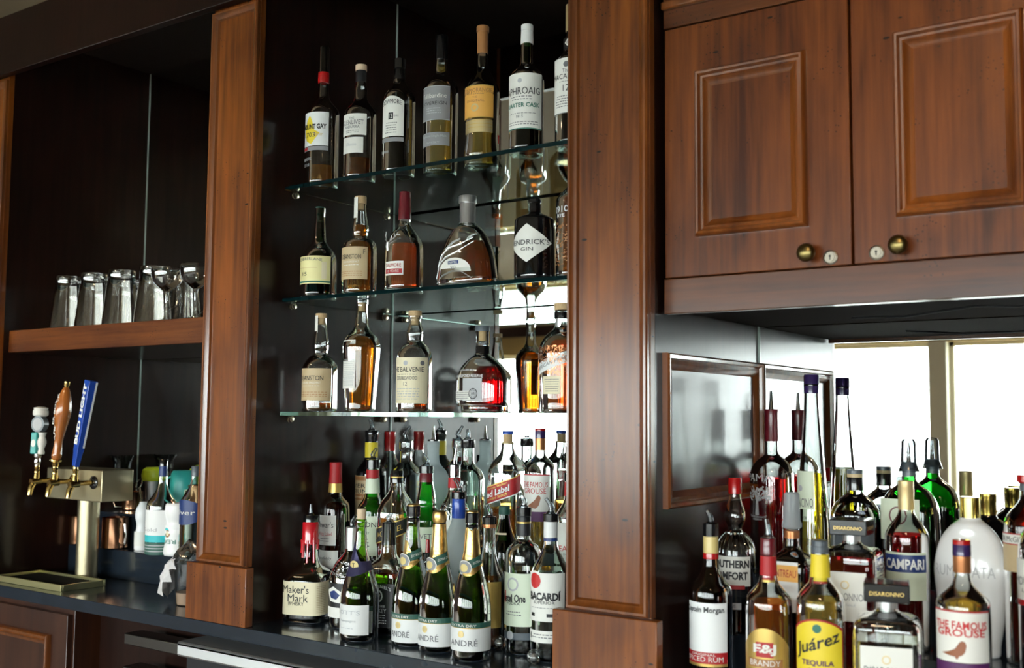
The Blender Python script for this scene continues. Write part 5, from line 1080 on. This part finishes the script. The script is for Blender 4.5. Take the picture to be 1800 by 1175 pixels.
# short teal and white handle
p = tops[2]; t3 = empty('tap_handle', p, 'short teal and white beer tap handle with round dark badge and white crown', 'tap handle'); t3.rotation_euler = (0, radians(2), radians(20))
b = MB(); b.lathe([(0.009, -0.004), (0.011, 0.006), (0.009, 0.02), (0.0125, 0.026), (0.0125, 0.034)], seg=20); b.build('ferrule', 'chrome', t3)
b = MB(); b.box(-0.022, 0.0, -0.012, 0.012, 0.034, 0.103); b.build('teal_panel', 'teal', t3, bevel=0.003)
b = MB(); b.lathe([(0.010, 0.034), (0.011, 0.04), (0.008, 0.05), (0.014, 0.068), (0.014, 0.076), (0.009, 0.09), (0.013, 0.104)], (0.012, 0, 0), 20); b.build('white_spindle', 'paper', t3)
b = MB(); b.rings([[(0.024*cos(a*pi/16), y_, 0.130+0.026*sin(a*pi/16)) for a in range(32)] for y_ in (-0.012, 0.012)], True, True); b.build('round_badge', 'greycap', t3)
b = MB(); b.add([(0.018*cos(a*pi/16), -0.0126, 0.130+0.020*sin(a*pi/16)) for a in range(32)], [tuple(range(32))]); b.build('badge_face', 'lightgrey', t3, smooth=False)
b = MB(); b.add([(-0.011+0.008*cos(a*pi/10), -0.0126, 0.068+0.012*sin(a*pi/10)) for a in range(20)], [tuple(range(20))]); b.build('emblem', 'paper', t3, smooth=False)
b = MB(); b.lathe([(0.018, 0.155), (0.024, 0.160), (0.024, 0.172), (0.021, 0.178), (0.023, 0.182), (0.010, 0.186)], seg=12); b.build('crown', 'paper', t3)

# drip tray
t = empty('drip_tray', (-3.20, 1.998, ZC), 'shallow pale brass drip tray on the counter below the beer taps', 'drip tray')
b = MB(); X, Y_ = 0.18, 0.076
b.box(-X, X, -Y_, -Y_+0.006, 0.0002, 0.020); b.box(-X, X, Y_-0.006, Y_, 0.0002, 0.020); b.box(-X, -X+0.006, -Y_+0.006, Y_-0.006, 0.0002, 0.020); b.box(X-0.006, X, -Y_+0.006, Y_-0.006, 0.0002, 0.020)
b.build('rim', 'tray', t, bevel=0.001)
b = MB()
for i in range(26): xx = -X+0.014+i*(2*X-0.028)/25; b.box(xx-0.002, xx+0.002, -Y_+0.006, Y_-0.006, 0.010, 0.012)
b.build('grille', 'darkin', t, smooth=False)
boxobj('pan', 'darkin', -X+0.006, X-0.006, -Y_+0.006, Y_-0.006, 0.0004, 0.003, t, 0)

# glassware on the wooden shelf
def glass_mug(cx, Y, lb):
    k = depth(cx, Y)/F_PX; x = atY(cx, 565, Y).x
    t = empty('glass_mug', (x, Y, 1.7705), lb, 'glass mug', 'upturned glass beer mugs on the wooden shelf')
    H = 0.175; b = MB(); o_ = [(0.056, 0), (0.0555, 0.01), (0.047, 0.09), (0.041, 0.15), (0.0425, 0.158), (0.043, 0.172), (0.041, 0.1755)]
    b.lathe(o_, seg=36, cap0=False, cap1=True); b.build('mug_wall', 'glassware', t)
    b = MB(); b.lathe([(0.054, 0.0005), (0.045, 0.09), (0.038, 0.150), (0.028, 0.154)], seg=36, cap0=False, cap1=True); b.build('mug_inner_wall', 'glassware', t)
    b = MB(); b.lathe([(0.038, 0.156), (0.0410, 0.158), (0.0418, 0.170), (0.038, 0.1735)], seg=36); b.build('thick_base', 'L_water', t)
    b = MB(); b.tube([(0.036, 0.022, 0.14), (0.056, 0.042, 0.135), (0.064, 0.048, 0.10), (0.058, 0.044, 0.06), (0.044, 0.028, 0.045)], [0.005, 0.0055, 0.0055, 0.005, 0.005], 12); b.build('handle', 'glassware', t)
    return t
for cx, Y, lb in ((118, 2.03, 'upturned glass mug at the left end of the wooden shelf, dark inside'), (163, 2.03, 'upturned glass mug second from the left on the wooden shelf'),
                  (211, 2.03, 'upturned glass mug third from the left on the wooden shelf'), (268, 2.03, 'tallest looking upturned glass mug, left of the stemmed glasses'),
                  (172, 2.20, 'upturned glass mug behind the two leftmost mugs'), (226, 2.20, 'upturned glass mug behind the third mug'), (274, 2.20, 'upturned glass mug in the second row, behind the tallest looking mug'),
                  (322, 2.16, 'upturned glass mug behind the stemmed glasses')):
    glass_mug(cx, Y, lb)
def stem_glass(cx, Y, lb):
    x = atY(cx, 540, Y).x; t = empty('stemmed_glass', (x, Y, 1.7705), lb, 'stemmed glass', 'stemmed glasses beside the left pilaster')
    b = MB(); b.lathe([(0.036, 0), (0.036, 0.002), (0.008, 0.008), (0.005, 0.02), (0.0045, 0.075), (0.008, 0.088), (0.022, 0.098), (0.040, 0.115), (0.046, 0.135), (0.045, 0.158)], seg=36, cap1=False); b.build('bowl_and_stem', 'glassware', t)
    b = MB(); b.lathe([(0.004, 0.004), (0.003, 0.08), (0.006, 0.092)], seg=16); b.build('solid_stem', 'L_water', t)
    b = MB(); n = 36; b.rings([[(r*cos(2*pi*j/n), r*sin(2*pi*j/n), z_) for j in range(n)] for r, z_ in ((0.0452, 0.1575), (0.0448, 0.1592), (0.0440, 0.1575), (0.0446, 0.1568), (0.0452, 0.1575))]); b.build('rim', 'clear', t)
stem_glass(292, 1.99, 'stemmed glass with wide bowl in front of the tallest looking mug')
stem_glass(343, 1.99, 'stemmed glass cut off by the left pilaster')

# items on the riser behind the taps
def mug_copper(cx, Y, zb, r, h, lb, handle=0.6):
    x = atY(cx, 900, Y).x; t = empty('copper_mug', (x, Y, zb), lb, 'copper mug', 'copper mugs behind the beer tower'); b = MB()
    b.lathe([(r*0.9, 0), (r, 0.004), (r, h), (r+0.001, h+0.002), (r-0.002, h+0.001), (r-0.002, 0.006)], seg=40, cap1=True); b.build('cup', 'copper', t)
    b = MB(); a = handle; c, s_ = cos(a), -sin(a); b.tube([(c*(r-0.001), s_*(r-0.001), h*0.86), (c*(r+0.022), s_*(r+0.022), h*0.84), (c*(r+0.03), s_*(r+0.03), h*0.5), (c*(r+0.022), s_*(r+0.022), h*0.18), (c*(r-0.001), s_*(r-0.001), h*0.14)], 0.003, 10); b.build('handle', 'chrome', t)
mug_copper(204, 2.208, RZ2, 0.043, 0.100, 'copper mug on the lower riser step right of the beer tower column', 0.15)
mug_copper(143, 2.208, RZ2, 0.040, 0.095, 'copper mug on the lower riser step left of the beer tower column', 2.8)
mug_copper(232, 2.36, RZ3, 0.036, 0.062, 'small copper mug on the upper riser step behind the tower', 2.4)
mug_copper(349, 2.30, RZ3, 0.036, 0.105, 'tall copper cup beside the left pilaster', 3.0)
def open_cup(name, cx, Y, zb, prof, mat, lb, cat, handle=False, inner=None):
    x = atY(cx, 850, Y).x; t = empty(name, (x, Y, zb), lb, cat); b = MB(); b.lathe(prof, seg=36); b.build('cup_body', mat, t)
    if handle:
        h = prof[-1][1]; r = prof[len(prof)//2][0]; b = MB(); b.tube([(-r*0.93, -0.01, h*0.88), (-r-0.02, -0.02, h*0.8), (-r-0.022, -0.02, h*0.35), (-r*0.93, -0.01, h*0.22)], 0.004, 10); b.build('handle', mat, t)
    return t
open_cup('shaker_tin', 273, 2.345, RZ3, [(0.026, 0), (0.028, 0.004), (0.035, 0.105), (0.036, 0.107)], 'steel', 'steel shaker tin under the lime green bowl', 'shaker tin')
open_cup('bowl', 272, 2.345, RZ3+0.1072, [(0.040, 0), (0.043, 0.004), (0.045, 0.02), (0.041, 0.038), (0.030, 0.046)], 'lime', 'lime green bowl upturned on a steel shaker tin', 'bowl')
open_cup('mug', 322, 2.31, RZ3, [(0.030, 0), (0.036, 0.006), (0.040, 0.05), (0.042, 0.105), (0.039, 0.140), (0.032, 0.150)], 'teal', 'teal ceramic mug upturned on the upper riser step', 'mug', True)
open_cup('cup', 352, 2.402, RZ3+0.0002, [(0.028, 0), (0.030, 0.09), (0.036, 0.11), (0.040, 0.13), (0.034, 0.152)], 'lime', 'lime green cup showing beside the left pilaster', 'cup')
open_cup('mixing_glass', 214, 2.36, RZ3+0.0645, [(0.024, 0), (0.028, 0.02), (0.032, 0.10), (0.042, 0.118), (0.044, 0.124)], 'smoke', 'smoky glass dish behind the beer tower, standing on the small copper mug', 'glass')
t = empty('bar_spoon', (atY(254, 900, 2.25).x, 2.25, RZ2), 'steel strainer with long handle standing between copper mugs and bottles', 'strainer')
b = MB(); b.tube([(0.015, 0, 0.001), (0.004, 0.0, 0.09), (-0.03, 0.0, 0.20)], 0.003, 10); b.build('handle', 'chrome', t)
b = MB(); b.tube([(-0.035+0.014*cos(a*pi/8), 0.006*sin(a*pi/8), 0.212+0.016*sin(a*pi/8)) for a in range(17)], 0.002, 8, False); b.build('loop', 'chrome', t)
G7 = 'bottles behind the beer tower'
bottle('tequila_bottle', 'clear bottle with black cap and white and teal label on the riser behind the taps', 290, 2.214, RZ2,
       [(7.5, 838), (7.5, 850), (10, 862), (18, 874), (25, 884), (26, 894), (26, 970)], 'clear', ('L_water', 905), caps=[('cap', 'blackcap', [(6.5, 808), (7, 809), (7, 820)]), ('cap_band', 'navy', [(7, 820), (7.5, 838)])],
       labels=[dict(y0=896, y1=952, xr=306, m='white', bands=[(940, 952, 'tealink')], text=[('Gold', 930, 6, 0.4, 'lightgrey')]), dict(y0=953, y1=974, xr=306, m='dkgreenlab', bands=[(y, y+1.6, 'lightgrey') for y in (957, 962, 967)])], group=G7)
bottle('mixer_bottle', 'white plastic squeeze bottle with inverted lettering, standing on its cap behind the counter front', 317, 2.22, RZ2,
       [(17, 885), (20, 888), (20, 905), (17, 916), (17, 922), (20, 934), (18, 948), (20, 962), (21, 978)], 'whiteplastic', None,
       labels=[dict(y0=922, y1=965, xr=330, m='white', dots=[(-0.1, 936, 8, 'tealink'), (0.0, 938, 6, 'brownfoil'), (0, 938, 3.5, 'cream')], bands=[(959, 962, 'tealink', 0, 0.6)], text=[('REAL', 952, -7, -0.5, 'inkgreen')])], group=G7)
bottle('mixer_bottle', 'narrow white plastic bottle left of the clear bottle behind the taps', 257, 2.235, RZ2,
       [(6, 883), (7, 888), (12, 896), (13, 910), (10, 920), (10, 930), (13, 945), (13, 972)], 'whiteplastic', None, labels=[dict(y0=935, y1=960, xr=262, m='paper')], group=G7)
bottle('rum_bottle', 'clear bottle with round blue label partly hidden by the left pilaster', 347, 2.20, RZ2,
       [(7, 838), (8, 852), (16, 866), (24, 880), (25, 890), (25, 985)], 'aqua', ('L_water', 900), caps=[('cap', 'greycap', [(7, 820), (7.5, 821), (7.5, 838)])],
       labels=[dict(y0=878, y1=922, xr=362, m='navy', shape='oval', text=[('Silver', 900, 8, 0.6, 'paper')])], group=G7)
t = empty('plastic_cup', (atY(332, 1050, 2.02).x, 2.02, ZC), 'clear plastic cup of pinkish contents under crumpled plastic wrap, beside the left pilaster', 'plastic cup')
b = MB(); b.lathe([(0.034, 0.0005), (0.036, 0.004), (0.042, 0.085), (0.046, 0.118), (0.048, 0.120)], seg=36, cap1=False); b.build('cup_wall', 'plastic', t)
b = MB(); b.lathe([(0.033, 0.003), (0.036, 0.035), (0.0362, 0.036)], seg=36); b.build('contents', 'pinkliq', t)
b = MB(); rnd = random.Random(11); rows = []
for i in range(9):
    row = []
    for j in range(13):
        u = j/12; a = pi*0.65+u*pi*0.9; r = 0.05+0.01*sin(i*1.3+j*2.1); z_ = 0.125+0.012*sin(j*1.7+i)-0.0016*i*i*(0.5+0.5*sin(u*pi))
        row.append(((r+i*0.0035)*cos(a), (r+i*0.0035)*sin(a), z_))
    rows.append(row)
b.rings(rows, closed=False); b.build('wrapper', 'plasticbag', t)
b = MB(); b.rings([[(r*cos(2*pi*j/24)*1.0, r*sin(2*pi*j/24), h+0.006*sin(j*2.3+r*80)) for j in range(24)] for r, h in ((0.049, 0.121), (0.046, 0.135), (0.036, 0.15), (0.018, 0.165), (0.006, 0.178))], False, True); b.build('wrapper_top', 'plastic', t)

# merge tiny numeric leftovers: drop unused materials
for mt in list(bpy.data.materials):
    if mt.users == 0: bpy.data.materials.remove(mt)
